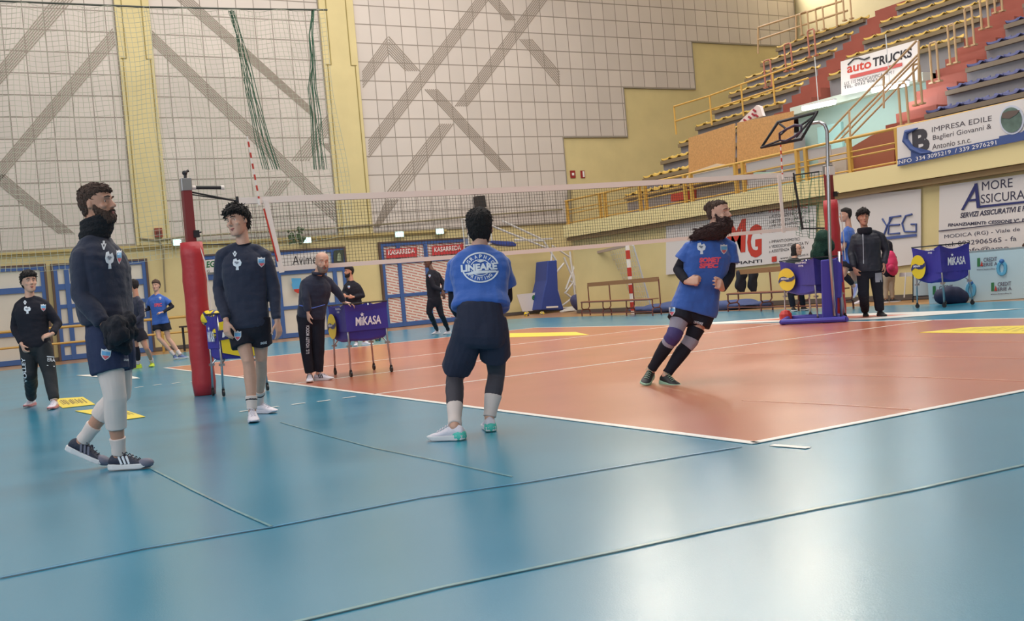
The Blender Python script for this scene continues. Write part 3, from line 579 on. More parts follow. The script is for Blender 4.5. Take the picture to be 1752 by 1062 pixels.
# ------------------------------------------------------------------ volleyball net
NL, NR = 2.475, 2.60          # height of the tape at the two antennas
netx0, netx1 = -.50, 9.35; YN = 9.0
def ztop(x): return NL+(NR-NL)*(x-0)/9.0 - .03*math.sin(math.pi*min(1, max(0, x/9)))
def zbot(x): return ztop(x)-(.93+.03*(x/9))
cordm = mat('net_cord', (70, 64, 58), .8); tape = mat('net_tape', (232, 222, 214), .6); ropem = mat('black_rope', (34, 34, 36), .7)
NT = thing('volleyball_net', (4.5, YN, 1.5), 'long volleyball net with white top and bottom bands across the court', 'net')
m = MB(); q = .0038
n = 214
for i in range(n+1):
    x = netx0+(netx1-netx0)*i/n; m.bar((x, YN, zbot(x)), (x, YN, ztop(x)), q)
for j in range(1, 21):
    pts = []
    for i in range(13): x = netx0+(netx1-netx0)*i/12; pts.append((x, YN, zbot(x)+(ztop(x)-zbot(x))*j/21))
    for a, b in zip(pts, pts[1:]): m.bar(a, b, q)
m.build('mesh', cordm, NT)
def band(za, h, name, x0=netx0, x1=netx1):
    m = MB(); rings = []
    for i in range(17): x = x0+(x1-x0)*i/16; z = za(x); rings.append([Vector((x, YN+s*.008, z+t)) for s, t in ((-1, -h/2), (1, -h/2), (1, h/2), (-1, h/2))])
    m.loft(rings); m.build(name, tape, NT)
band(ztop, .085, 'top_band'); band(zbot, .06, 'bottom_band')
for x, nm in ((-.0, 'side_band'), (9.0, 'side_band')):
    m = MB(); lean = -.13 if x < 1 else 0; m.bar((x+lean, YN-.015, ztop(x)), (x, YN-.015, zbot(x)-.05), .07, .012, up=Vector((0, 1, 0))); m.build(nm, tape, NT)
m = MB(); m.bar((-.165, YN-.02, ztop(0)-.12), (-.045, YN-.02, zbot(0)+.1), .02, .012, up=Vector((0, 1, 0))); m.build('red_strip', redp, NT)
pL = Vector((-1.2, YN, 0)); pR = Vector((10.1, YN, 0))
for zz in (2.62, 1.93, 2.585):
    m = MB(); m.tube([(-1.15, YN, zz), (netx0, YN, min(zz, ztop(netx0)) if zz > 2 else 1.9)], .009 if zz != 2.62 else .012, 6); m.build('rope', ropem, NT)
m = MB(); a = Vector((-1.02, YN, 2.66)); m.tube([a, a+Vector((.32, 0, -.01))], .022, 8); m.build('tensioner', ropem, NT); m = MB(); m.tube([a-Vector((.12, 0, 0)), a], .026, 8); m.tube([a+Vector((.32, 0, -.01)), a+Vector((.36, 0, -.01))], .03, 8); m.build('tensioner_tip', tape, NT)
m = MB(); m.tube([(netx0, YN, ztop(netx0)+.06), (netx0-.01, YN, zbot(netx0)-.02)], .02, 6); m.build('end_rod', ropem, NT)
m = MB(); m.tube([(netx1, YN, ztop(9)+.03), (netx1+.12, YN, zbot(9)-.02)], .022, 6); m.tube([(netx1, YN, ztop(9)-.01), (9.98, YN, ztop(9)+.04)], .014, 6); m.tube([(netx1+.12, YN, zbot(9)), (10.0, YN, zbot(9)-.02)], .014, 6); m.build('end_rod', ropem, NT)
# antennas
def antenna(P0, P1, label):
    T = thing('net_antenna', P0, label, 'antenna')
    m = MB(); m.tube([P0, P1], .011, 8); m.build('rod', tape, T); m = MB(); k = 12
    for i in range(0, k, 2): m.tube([P0.lerp(P1, i/k), P0.lerp(P1, (i+1)/k)], .013, 8)
    m.build('red_stripes', redp, T); m = MB(); m.tube([P0-Vector((0, 0, .05)), P0+Vector((0, 0, .04))], .022, 8); m.build('clip', tape, T)
antenna(onY(444, 345, YN-.02), onY(423, 233, YN-.02), 'red and white antenna above the left end of the net')
antenna(onY(1339, 302, YN-.02), onY(1334, 226, YN-.02), 'pale antenna above the right end of the net before the chipboard')
# end posts
padr = mat('red_padding', (176, 44, 52), .45, bump=.3, bscale=14); darkred = mat('dark_red_pole', (122, 40, 42), .5)
def post(P, zpad, ztp, label, s=1.0):
    T = thing('net_post', P, label, 'net post'); m = MB()
    rings = []
    for i in range(13):
        z = zpad*i/12; w = (.145 if i not in (0, 12) else .135)*s+.006*math.sin(i*2.3); rings.append([P+Vector((math.cos(a)*w*(1 if abs(math.cos(a)) > .3 else .9), math.sin(a)*w, z)) for a in [2*math.pi*k/16+.2 for k in range(16)]])
    m.loft(rings); m.build('padding', padr, T, smooth=True)
    m = MB(); m.b2(P+Vector((-.06, -.06, zpad)), P+Vector((.06, .06, ztp-.12))); m.build('pole', darkred, T, bevel=.008)
    m = MB(); m.b2(P+Vector((-.065, -.065, ztp-.16)), P+Vector((.065, .065, ztp))); m.build('metal_cap', steel, T, bevel=.006)
    m = MB(); m.tube([P+Vector((0, 0, ztp)), P+Vector((.01, 0, ztp+.08)), P+Vector((.05, 0, ztp+.1))], .02, 6); m.ball(P+Vector((0, 0, ztp+.07)), .035, 8); m.build('pulley', blackm, T)
    m = MB(); m.tube([P+Vector((.07, -.1, zpad-.02)), P+Vector((.12, -.12, zpad-.25)), P+Vector((.16, -.1, zpad-.75)), P+Vector((.13, -.12, zpad-1.1))], .008, 6); m.build('tie_cord', tape, T)
    m = MB(); m.box(P+Vector((.06, -.07, zpad+.1)), (.07, .06, .09)); m.tube([P+Vector((.05, -.08, zpad+.1)), P+Vector((.12, -.1, zpad+.12))], .01, 6); m.build('winch', blackm, T); return T
post(Vector((-1.14, 9.0, 0)), 1.96, 2.78, 'red padded net post at the left end of the net')
post(Vector((10.2, 9.0, 0)), 2.12, 2.75, 'red padded net post at the right end behind the purple stand', .9)
# green spare net hanging at the right end and bundle
def netting(name, label, corners, nu, nv, r, mt, sag=.0, wob=.0, F=None):
    a, b, c, d = corners; m = MB(); rnd = random.Random(3)
    def pt(u, v):
        p = (a*(1-u)+b*u)*(1-v)+(d*(1-u)+c*u)*v
        return p+Vector((wob*math.sin(v*9+u*14), wob*2*math.sin(u*23+v*3), -sag*math.sin(math.pi*u)))
    for i in range(nu+1):
        P = [pt(i/nu, j/nv) for j in range(nv+1)]
        for p, q_ in zip(P, P[1:]): m.bar(p, q_, r)
    for j in range(nv+1):
        P = [pt(i/nu, j/nv) for i in range(nu+1)]
        for p, q_ in zip(P, P[1:]): m.bar(p, q_, r)
    return tag(m.build(name, mt), label, 'net')
greenc = mat('green_cord', (56, 104, 76), .8); darkg = mat('dark_green_cord', (22, 58, 46), .85)
netting('safety_net', 'fine green safety net hanging beside the right end of the net', [onY(1358, 300, 10.5), onY(1412, 292, 10.5), onY(1412, 412, 10.5), onY(1362, 402, 10.5)], 12, 22, .006, greenc, wob=.02)
m = MB(); c = at(1405, 424, 18.2)
def blobset(m, c, spec):
    for x, y, z, r in spec: m.ball(c+HR*x+UP*y+HF*z, r, 10)
blobset(m, c, [(0, 0, 0, .17), (.04, .12, 0, .16), (-.03, -.1, .02, .16), (.08, .02, 0, .15), (.03, -.18, 0, .12), (.05, .2, 0, .12)])
def remesh(o, vox, it=3, fac=.5):
    md = o.modifiers.new('r', 'REMESH'); md.mode = 'VOXEL'; md.voxel_size = vox
    if it: s = o.modifiers.new('s', 'SMOOTH'); s.factor = fac; s.iterations = it
    dg = bpy.context.evaluated_depsgraph_get(); me = bpy.data.meshes.new_from_object(o.evaluated_get(dg)); me.name = o.data.name
    old = o.data; o.modifiers.clear(); o.data = me; bpy.data.meshes.remove(old)
    for p in me.polygons: p.use_smooth = True
    return o
def ripple(o, amp, sc, seed=0.0, zs=.5):
    me = o.data; n = len(me.vertices); co = np.empty(n*3); me.vertices.foreach_get('co', co); no = np.empty(n*3); me.vertices.foreach_get('normal', no)
    co = co.reshape(-1, 3); no = no.reshape(-1, 3)
    d = np.array([noise.noise(Vector((x*sc+seed, y*sc, z*sc*zs))) for x, y, z in co]); co += no*(d*amp)[:, None]
    me.vertices.foreach_set('co', co.ravel()); me.update()
o = tag(m.build('net_bundle', mat('net_bundle', (20, 60, 48), .9, bump=1.0, bscale=60)), 'dark green bundled net hanging from the right post above the purple ball cart', 'net'); remesh(o, .02); ripple(o, .05, 9)

# large curtain net at the left
cg = mat('curtain_cord', (176, 178, 160), .85)
def F27(x, y): return onY(x, y, 27.6)
for pxs, nu, nv, lb in ((((-20, 2), (250, 12), (300, 440), (-20, 470)), 32, 52, 'pale green curtain net hanging left in front of the first pilaster'), (((250, 13), (548, 17), (610, 400), (300, 440)), 38, 50, 'pale green curtain net hanging between the two pilasters')):
    netting('curtain_net', lb, [F27(*q) for q in pxs], nu, nv, .010, cg, sag=.06, wob=.07)
m = MB(); m.tube([F27(x, y) for x, y in ((-20, 1), (250, 12), (400, 15), (560, 17))], .03, 6); tag(m.build('curtain_wire', mat('wire_dark', (70, 74, 66), .7)), 'dark cable along the top of the curtain net', 'cable')
gb = mat('gathered_net', (62, 98, 78), .9, bump=1.0, bscale=20)
def gathered(px, w, label):
    T = thing('gathered_net', F27(*px[-1]), label, 'net'); rnd = random.Random(int(px[0][0]))
    for k in range(9):
        m = MB(); pts = []
        for j, (x, y) in enumerate(px):
            t = j/(len(px)-1); pts.append(F27(x+(k-4)*w*(.25+.9*t)+rnd.uniform(-1, 1)*2, y)+Vector((0, rnd.uniform(-.1, .1), 0)))
        m.tube(pts, .013, 5); m.build('strand', gb, T)
gathered([(396, 18), (408, 60), (416, 95), (424, 130), (430, 160), (440, 200), (450, 240), (465, 290)], 3.2, 'dark green gathered net strands falling from the cable left of the antenna')
gathered([(536, 17), (533, 60), (536, 110), (534, 150), (540, 200), (543, 240), (548, 290)], 2.2, 'dark green gathered net strands by the second pilaster')
m = MB(); c = onY(508, 404, 29.5); blobset(m, c, [(random.uniform(-.3, .3), random.uniform(-.25, .25), 0, random.uniform(.03, .09)) for _ in range(26)])
tag(m.build('tangled_net', mat('tangle_green', (74, 92, 60), .9)), 'small dark green tangle hanging left of the exit sign over the name board', 'net')

# ------------------------------------------------------------------ balls
byel = mat('ball_yellow', (236, 204, 48), .4); bblue = mat('ball_blue', (44, 52, 112), .4); born = mat('ball_amber', (236, 170, 48), .4)
def ball_proto(ym):
    T = thing('volleyball', (0, 0, 0), '', ''); r = .105
    me = MB(); me.ball((0, 0, r), r, 24); me.build('shell', ym, T, smooth=True)
    for k in range(3):
        m = MB(); ring_ = []; R = Matrix.Rotation(k*math.pi/3, 3, 'Y')@Matrix.Rotation(.5, 3, 'X')
        rings = []
        for i in range(24):
            a = 2*math.pi*i/24; w = .022+.012*math.sin(a*2); d = R@Vector((math.cos(a), math.sin(a), 0)); n_ = R@Vector((0, 0, 1))
            p0 = (d*(r+.0015)); rings.append((p0+n_*w, p0-n_*w, d))
        vs = [Vector((0, 0, r))+x.normalized()*(r+.0025) for t in rings for x in (t[0], t[1])]
        m.add(vs, [(2*i, 2*((i+1) % 24), 2*((i+1) % 24)+1, 2*i+1) for i in range(24)]); m.build('blue_panel', bblue, T, smooth=True)
    return T
bp = ball_proto(byel); bused = [0]
def put_ball(P, rot, label, grp=None):
    o = bp if bused[0] == 0 else copy_tree(bp); bused[0] += 1
    o.location = P; o.rotation_euler = rot; o['label'] = label; o['category'] = 'ball'
    if grp: o['group'] = grp
    return o

# ------------------------------------------------------------------ ball carts
purple = mat('cart_cloth', (60, 54, 152), .6, bump=.25, bscale=9); caster = mat('caster_black', (36, 34, 36), .5); mkw = mat('mikasa_white', (232, 230, 236), .6)
def mikasa(mb, O, ex, ey, off):      # lettering across a cloth face: O bottom-left, ex width, ey height
    vs, fs = glyphs('MiKASA', .03, .12); mb.add([O+ex*float(x)+ey*float(y)+off for x, y in vs], fs)
    c = O+ex*.285+ey*1.25+off; pts = []
    for i in range(10): a = math.pi*2*i/10+math.pi/2; r = (.034 if i % 2 == 0 else .014); pts.append(c+ex.normalized()*math.cos(a)*r+ey.normalized()*math.sin(a)*r)
    mb.add(pts, [tuple(range(10))])
def cart(A, B, C, zt, zb, label, faces, slump=.03, posts=True, wide=.0):
    """A,B front foot points, C foot behind A's side; cloth box spans the feet"""
    A, B, C = [Vector((p.x, p.y, 0)) for p in (A, B, C)]; D = C+(B-A) if False else A+(C-B)
    ctr = (A+B+C+D)/4; T = thing('ball_cart', ctr, label, 'ball cart')
    corners = [A, B, C, D]; ins = lambda p, k: ctr+(p-ctr)*k
    m = MB(); rings = []
    for z, k in ((zb, .86), (zb+.03, .93), ((zt+zb)/2, .97), (zt-.03, 1.05), (zt, 1.06)):
        r = []
        for i in range(4):
            p, q = corners[i], corners[(i+1) % 4]
            for t in range(6):
                w = ins(p.lerp(q, t/6), k); u = t/6; sagf = slump*math.sin(math.pi*u)
                nrm = (w-ctr).normalized(); w = w-nrm*sagf*(.9 if z > zb+.1 else .2); r.append(Vector((w.x, w.y, z-(sagf*1.2 if z > zt-.1 else 0)+(.0 if z > zb+.1 else sagf*-1.0))))
        rings.append(r)
    L = len(rings)
    inner = [[ctr+(v-ctr)*.97+Vector((0, 0, 0)) for v in rings[-1]]]; inner[0] = [Vector((p.x, p.y, o.z)) for p, o in zip(inner[0], rings[-1])]
    low = [Vector((p.x, p.y, zb+.12)) for p in inner[0]]
    m.loft(rings+inner+[low]); m.build('cloth_bin', purple, T, smooth=False)
    m = MB()
    for i in range(4): m.tube([ins(corners[i], 1.05)+Vector((0, 0, zt)), ins(corners[(i+1) % 4], 1.05)+Vector((0, 0, zt))], .012, 6)
    m.build('top_frame', blackm, T)
    for i, p in enumerate(corners):
        m = MB(); m.tube([ins(p, .97)+Vector((0, 0, zt)), ins(p, .95)+Vector((0, 0, zb)), p+Vector((0, 0, .08))], .014, 8); lg = m.build('leg', steel, T, smooth=True)
        m = MB(); m.tube([p+Vector((-.012, 0, .04)), p+Vector((.012, 0, .04))], .04, 14); m.box(p+Vector((0, 0, .075)), (.03, .03, .04)); m.build('caster', caster, lg)
        m = MB(); d = (ctr-p).normalized(); m.tube([ins(p, .95)+Vector((0, 0, zb-.08)), ins(p, .95)+d*.1+Vector((0, 0, zb+.02))], .01, 6); m.box(ins(p, .95)+Vector((0, 0, zb-.08)), (.06, .06, .03)); m.build('bracket', steel, lg)
    for (i, kind) in faces:
        p, q = ins(corners[i], 1.015), ins(corners[(i+1) % 4], 1.015); e = q-p; nrm = Vector((e.y, -e.x, 0)).normalized()
        if nrm.dot(Vector(CAM)-ctr) < 0: nrm = -nrm
        # start from the side seen on the left
        if (q-p).dot(HR) < 0: p, q = q, p; e = q-p
        H = zt-zb; up = Vector((0, 0, H)); off = nrm*.025
        O = Vector((p.x, p.y, zb))
        if kind == 'name':
            m = MB(); mikasa(m, O+e*.2+up*.38, e*.62, up*.24, off); m.build('lettering', mkw, T)
        elif kind == 'ball':
            m = MB(); pts = [O+e*(.2+.27*math.cos(a))+up*(.40+.36*math.sin(a))+off for a in [2*math.pi*k/28 for k in range(28)]]; m.poly(pts, .004, nrm); m.build('printed_ball', byel, T)
            m = MB(); prof = [(-.06, .36), (.0, .47), (.12, .50), (.25, .45), (.38, .46), (.46, .52), (.47, .42), (.36, .34), (.22, .33), (.1, .38), (0, .34), (-.05, .28)]
            m.poly([O+e*x+up*y+off*1.3 for x, y in prof], .003, nrm); m.build('printed_wave', bblue, T)
            m = MB(); vs, fs = glyphs('Mikasa', .02, .2); m.add([O+e*(.04+.26*float(x))+up*(.39+.07*float(y)+.02*float(x))+off*1.7 for x, y in vs], fs)
            vs, fs = glyphs('VOLLEYBALL', .02); m.add([O+e*(.5+.34*float(x))+up*(.86+.06*float(y))+off for x, y in vs], fs)
            vs, fs = glyphs('FIVB', .02); m.add([O+e*(.6+.14*float(x))+up*(.77+.05*float(y))+off for x, y in vs], fs); m.build('lettering', mkw, T)
        elif kind == 'half':
            m = MB(); m.poly([O+e*x+up*y+off for x, y in ((.02, .8), (.5, .9), (.98, .78), (.98, -.02), (.5, -.02), (.05, .12))], .004, nrm); m.build('yellow_print', byel, T)
            m = MB(); m.poly([O+e*x+up*y+off*1.4 for x, y in ((-.02, .62), (.5, .66), (1.0, .60), (1.0, .36), (.5, .44), (-.02, .4))], .004, nrm); m.build('dark_wave', bblue, T)
            m = MB(); vs, fs = glyphs('MiKASA', .03, .1); m.add([O+e*(.06+.85*float(x))+up*(.46+.12*float(y))+off*1.8 for x, y in vs], fs); m.build('lettering', mkw, T)
    return T
def GP(x, y): return G(x, y)
cart(G(574, 641), G(601, 645), G(670, 636), 1.0, .50, 'purple ball cart that the bald coach leans on', [(0, 'ball'), (1, 'name')])
cA, cB = G(349, 676), G(383, 678); cC = G(458, 668)
T = cart(cA+Vector((.06, -.25, 0)), cB, cC, 1.02, .47, 'purple ball cart with balls piled in it behind the tall young player', [(0, 'name'), (1, 'half')])
ctr1 = WORG[T.name]
put_ball(at(351, 544, depth(ctr1))-Vector((0, 0, .1)), (.4, .3, 1), 'yellow and blue ball at the left of the pile in the left cart')
put_ball(at(362, 540, depth(ctr1)+.1)-Vector((0, 0, .07)), (1.2, .1, 0), 'yellow and blue ball topmost of the pile in the left cart')
put_ball(at(378, 548, depth(ctr1)-.05)-Vector((0, 0, .1)), (2.2, .6, 0), 'yellow and blue ball held under the tall young player\'s hand')
put_ball(at(372, 532, depth(ctr1)+.2)-Vector((0, 0, .13)), (.2, 1.0, 0), 'yellow and blue ball half hidden behind the tall young player\'s sleeve')
put_ball(Vector((*G(643, 583)[:2], 0)), (.5, .3, 1), 'ball on the floor seen under the coach\'s cart')
put_ball(Vector((*onY(898, 530, 28.6)[:2], 0)), (.5, .9, 1), 'ball on the floor before the leaning board')
put_ball(Vector((*onY(922, 528, 28.6)[:2], 0)), (1.5, .9, 1), 'ball on the floor touching the blue hoop base')
cart(G(1344, 547), G(1400, 551), G(1446, 545), 1.1, .52, 'purple ball cart behind the purple base of the referee stand', [(0, 'ball')], slump=.06)
cart(G(1570, 527), G(1616, 526), G(1664, 521), 1.14, .52, 'purple ball cart in front of the officials table', [(0, 'ball'), (1, 'name')], slump=.07)

# ------------------------------------------------------------------ referee stand
pur = mat('purple_pad', (64, 58, 158), .5, bump=.2, bscale=10)
RB = G(1425, 551); RB.z = 0; dd = depth(RB)
T = thing('referee_stand', RB, 'referee stand with purple padded front and bent silver rail at the right net post', 'referee stand')
m = MB()
def R_(x, y, z=0): return at(x, y, dd+z)
P0 = at(1410, 551, dd); 
m = MB(); m.loft([[R_(1407, 552), R_(1433, 551), R_(1433, 551, .3), R_(1407, 552, .3)], [R_(1404, 445), R_(1432, 442), R_(1432, 442, .3), R_(1404, 445, .3)]]); m.build('front_pad', pur, T, bevel=.02)
m = MB(); m.loft([[R_(1432, 510, .02), R_(1440, 509, .02), R_(1440, 509, .3), R_(1432, 510, .3)], [R_(1430, 443, .02), R_(1441, 452, .02), R_(1441, 452, .3), R_(1430, 443, .3)]]); m.build('side_pad', pur, T, bevel=.02)
m = MB(); a = G(1338, 556); b = G(1448, 551); c = G(1436, 545); d = G(1350, 548); zz = Vector((0, 0, .05))
for p, q in ((a, b), (b, c), (d, a), (c, d)): m.tube([p+zz, q+zz], .045, 8)
m.build('base_frame', pur, T)
m = MB(); a = G(1345, 549); m.ball(a+Vector((0, 0, .09)), .12, 10); m.build('red_knob', mat('knob_red', (196, 52, 48), .5), T)
m = MB(); m.tube([R_(1428, 540, -.05), R_(1420, 430, -.05), R_(1417, 300, -.05), R_(1415, 224, -.05), R_(1411, 213, -.05), R_(1402, 209, 0), R_(1388, 211, .2), R_(1376, 217, .45)], .03, 10); m.build('hand_rail', steel, T, smooth=True)
m = MB(); m.tube([R_(1440, 545, .1), R_(1436, 430, .1)], .025, 8); m.build('hand_rail', steel, T, smooth=True)
m = MB(); m.box(R_(1420, 292, -.02), (.12, .1, .14)); m.build('clamp', tape, T)

# folded black hoop frame on the right
T = thing('hoop_frame', at(1340, 250, 17.6), 'black tubular backboard frame with a bent hoop, hanging in front of the chipboard', 'hoop frame')
A_ = lambda x, y, z=0: at(x, y, 17.0+z)
m = MB(); m.tube([A_(1303, 252, .6), A_(1331, 209, .6), A_(1398, 192), A_(1371, 238, 0)], .028, 8, close=True); m.build('board_frame', blackm, T, smooth=True)
m = MB(); m.tube([A_(1334, 240, .3), A_(1334, 228, .2), A_(1345, 221, .1), A_(1360, 214, -.1), A_(1371, 215, -.2), A_(1371, 224, -.2), A_(1360, 233, 0), A_(1345, 241, .2)], .022, 8, close=True); m.build('hoop_ring', mat('ring_dark', (64, 54, 76), .5), T, smooth=True)
m = MB()
for a, b in (((1333, 211), (1346, 221)), ((1371, 214), (1397, 196)), ((1362, 235), (1396, 194)), ((1303, 252), (1334, 240)), ((1346, 221), (1336, 230))): m.tube([A_(*a, .2), A_(*b, .1)], .018, 6)
m.build('strut', blackm, T)

# ------------------------------------------------------------------ far furniture
def bench(A, B, depth_v, label, hb=.95, coats=0):
    A = Vector((A.x, A.y, 0)); B = Vector((B.x, B.y, 0)); T = thing('changing_bench', (A+B)/2, label, 'bench'); L = B-A; w = depth_v
    for k in range(2): m = MB(); o = w*(.25+.35*k); m.bar(A+o+Vector((0, 0, .44)), B+o+Vector((0, 0, .44)), .12, .03); m.build('seat_slat', plank, T)
    m = MB(); m.bar(A+w+Vector((0, 0, hb)), B+w+Vector((0, 0, hb)), .12, .03, up=Vector((1, 0, 0))); m.build('back_rail', plank, T)
    for k in range(4):
        p = A+L*(k/3); m = MB(); r = .02
        m.tube([p, p+Vector((0, 0, .16)), p+w*.15+Vector((0, 0, .2)), p+w*.85+Vector((0, 0, .2)), p+w+Vector((0, 0, .16)), p+w], r, 6)
        m.tube([p+w*.1+Vector((0, 0, .44)), p+w*.05+Vector((0, 0, .26)), p+w*.2+Vector((0, 0, .2))], r, 6); m.tube([p+w*.8+Vector((0, 0, .2)), p+w+Vector((0, 0, .28)), p+w+Vector((0, 0, hb))], r, 6); m.build('leg_frame', browns, T)
    m = MB(); m.tube([A+Vector((0, 0, .1)), B+Vector((0, 0, .1))], .018, 6); m.tube([A+Vector((0, 0, .43)), B+Vector((0, 0, .43))], .02, 6); m.build('stretcher', browns, T); return T
bench(G(996, 541), G(1117, 540), Vector((.42, .18, 0)), 'long brown slatted bench in front of the handball goal')
bench(G(1246, 533), G(1440, 531), Vector((.45, .1, 0)), 'long brown bench with coats on it, behind the long-bearded player')
coatm = mat('coat_black', (26, 28, 40), .8)
for i, (x, lb, w) in enumerate(((1268, 'dark jacket hanging on the bench, the left and wider one', 9), (1288, 'dark jacket hanging on the bench, the right and narrower one', 6))):
    D = depth(G(1270, 531))+.2; m = MB(); 
    for (dx, y, r) in ((-w*.5, 470, .1), (w*.5, 469, .1), (0, 476, .14), (-w*.6, 486, .12), (w*.5, 486, .11), (0, 492, .12)): m.ball(at(x+dx, y, D), (r, .08, r*1.3), 10)
    o = tag(m.build('hanging_jacket', coatm), lb, 'jacket'); remesh(o, .03); ripple(o, .05, 6)
# basketball unit
hb = thing('basketball_unit', onY(945, 532, 29.5), 'basketball unit with blue padded base and white truss arm against the end wall', 'basketball stand')
Fh = lambda x, y, z=0: onY(x, y, 29.5+z); blup = mat('pad_blue', (52, 72, 146), .5); wsteel = mat('white_steel', (214, 212, 210), .45)
def solid(px, F, th, name, mt, T, bevel=0): m = MB(); m.poly([F(*q) for q in px], th, (0, 1, 0)); return m.build(name, mt, T, bevel=bevel)
solid([(925, 530), (965, 530), (955, 496), (953, 445), (937, 446), (935, 480), (930, 500)], Fh, .9, 'base_pad', blup, hb, .03)
solid([(935, 527), (955, 526), (955, 523), (935, 524)], lambda x, y: Fh(x, y, -.03), .02, 'pad_print', whitep, hb)
m = MB()
for l in (((943, 446), (945, 420), (975, 440), (992, 520)), ((952, 446), (930, 412), (880, 410)), ((838, 385), (945, 428)), ((945, 408), (880, 412)), ((860, 378), (925, 408)), ((975, 430), (985, 515)), ((965, 440), (990, 500)), ((985, 450), (968, 495)), ((992, 500), (955, 528)), ((955, 528), (990, 524)), ((965, 450), (940, 480)), ((975, 480), (992, 495)), ((990, 470), (968, 500)), ((966, 500), (992, 520))): m.tube([Fh(x, y, .5) for x, y in l], .04, 6)
m.build('truss', wsteel, hb)
solid([(842, 411), (878, 413), (884, 417), (884, 421), (858, 420), (842, 416)], lambda x, y: Fh(x, y, .1), .35, 'arm_pad', blup, hb, .03)
m = MB(); m.tube([Fh(x, y, .2) for x, y in ((790, 375), (838, 374), (842, 416), (795, 420))], .03, 6, close=True); m.tube([Fh(793, 374, .2), Fh(800, 378, .9), Fh(802, 420, .9)], .02, 6); m.build('backboard_frame', wsteel, hb)
gl = mat('clear_board', (220, 224, 222), .1, alpha=.12); m = MB(); m.poly([Fh(x, y, .22) for x, y in ((790, 375), (838, 374), (842, 416), (795, 420))], .02, (0, 1, 0)); m.build('backboard', gl, hb)
T = thing('wall_speaker', onY(824, 352, YW-.4), 'black loudspeaker box on the end wall above the head of the player seen from behind', 'loudspeaker')
m = MB(); m.poly([onY(x, y, YW-.5) for x, y in ((819, 356), (833, 354), (830, 334), (816, 335))], .35, (0, 1, 0)); m.build('cabinet', mat('speaker_black', (40, 38, 40), .6), T, bevel=.02)
m = MB(); m.tube([onY(825, 345, YW-.2), onY(826, 345, YW-.02)], .04, 6); m.build('bracket', blackm, T)
# handball goal
T = thing('handball_goal', onY(1040, 535, 24.5), 'red and white banded handball goal behind the far bench', 'goal')
p1 = G(992, 531); p2 = Vector((p1.x+2.2, p1.y-5.2, 0)); p2 = G(1083, 537); z2 = 2.0
for p, tp in ((p1, 437), (p2, 415)):
    h = 2.0; m = MB(); m.b2(p+Vector((-.04, -.04, 0)), p+Vector((.04, .04, h))); ps = m.build('post', tape, T)
    for k in range(0, 8, 2): m = MB(); m.b2(p+Vector((-.045, -.045, h*k/8+.1)), p+Vector((.045, .045, min(h, h*(k+1)/8+.1)))); m.build('red_band', redp, ps)
m = MB(); m.bar(p1+Vector((0, 0, 2.0)), p2+Vector((0, 0, 2.0)), .08); m.build('crossbar', mat('crossbar', (170, 150, 140), .5), T)
nm = MB(); a, b = p1+Vector((0, 0, 2)), p2+Vector((0, 0, 2)); bk = Vector((1.0, .4, 0))
for i in range(31):
    u = i/30; q = p1.lerp(p2, u); nm.bar(q+Vector((0, 0, 2))+bk*.3, q+bk, .012)
for j in range(14): u = j/13; nm.bar(p1+Vector((0, 0, 2*u))+bk*(1-u*.7), p2+Vector((0, 0, 2*u))+bk*(1-u*.7), .012)
nm.build('goal_net', mat('goal_cord', (206, 202, 190), .8), T)
m = MB(); m.tube([p1+bk, p1+bk*.3+Vector((0, 0, 2))], .03, 6); m.tube([p2+bk, p2+bk*.3+Vector((0, 0, 2))], .03, 6); m.tube([p1+bk, p2+bk], .03, 6); m.build('back_frame', wsteel, T)
# leaning advert board, piled stuff
T = board([(893, 533), (960, 528), (955, 496), (883, 504)], 'white advertising board with green letters leaning behind the blue hoop base', [('eco', (909, 514), (929, 512), (909, 505), greenp, .04)], F=lambda x, y: onY(x, y, 30.2), off=Vector((0, -.05, 0)))
blue_tarp = mat('tarp_blue', (62, 78, 124), .7)
m = MB(); c = onX(1135, 520, 14.1); c.z = .1; m.ball(c, (.5, 1.7, .13), 14); m.ball(c+Vector((.1, -2.6, 0)), (.45, 1.7, .12), 14); o = tag(m.build('blue_tarpaulin', blue_tarp), 'low folded blue tarpaulin on the floor behind the benches', 'tarpaulin'); remesh(o, .06); ripple(o, .12, 1.5)
m = MB(); D = depth(G(1005, 530))-2.2
for x, y, r in ((990, 516, .3), (1002, 512, .4), (1016, 515, .38), (1026, 517, .3), (1010, 503, .3), (1022, 505, .28)): m.ball(at(x, y, D), (r, .4, r), 10)
o = tag(m.build('bag_pile', mat('bag_blue', (66, 70, 112), .7, var=.3, vscale=4)), 'heap of dark blue bags behind the handball goal net', 'bags'); remesh(o, .07); ripple(o, .15, 3)
m = MB(); D = depth(G(960, 530))
for x, w in ((978, 1.2), (1010, 1.3), (1040, 1.0), (1090, 1.1)): m.ball(at(x, 531, D-3.5), (w*.5, .4, .1), 10)
o = tag(m.build('white_sheeting', mat('sheet_white', (196, 192, 186), .7, var=.15, vscale=5)), 'crumpled white plastic on the floor around the hoop base', 'sheeting'); remesh(o, .05); ripple(o, .12, 3)
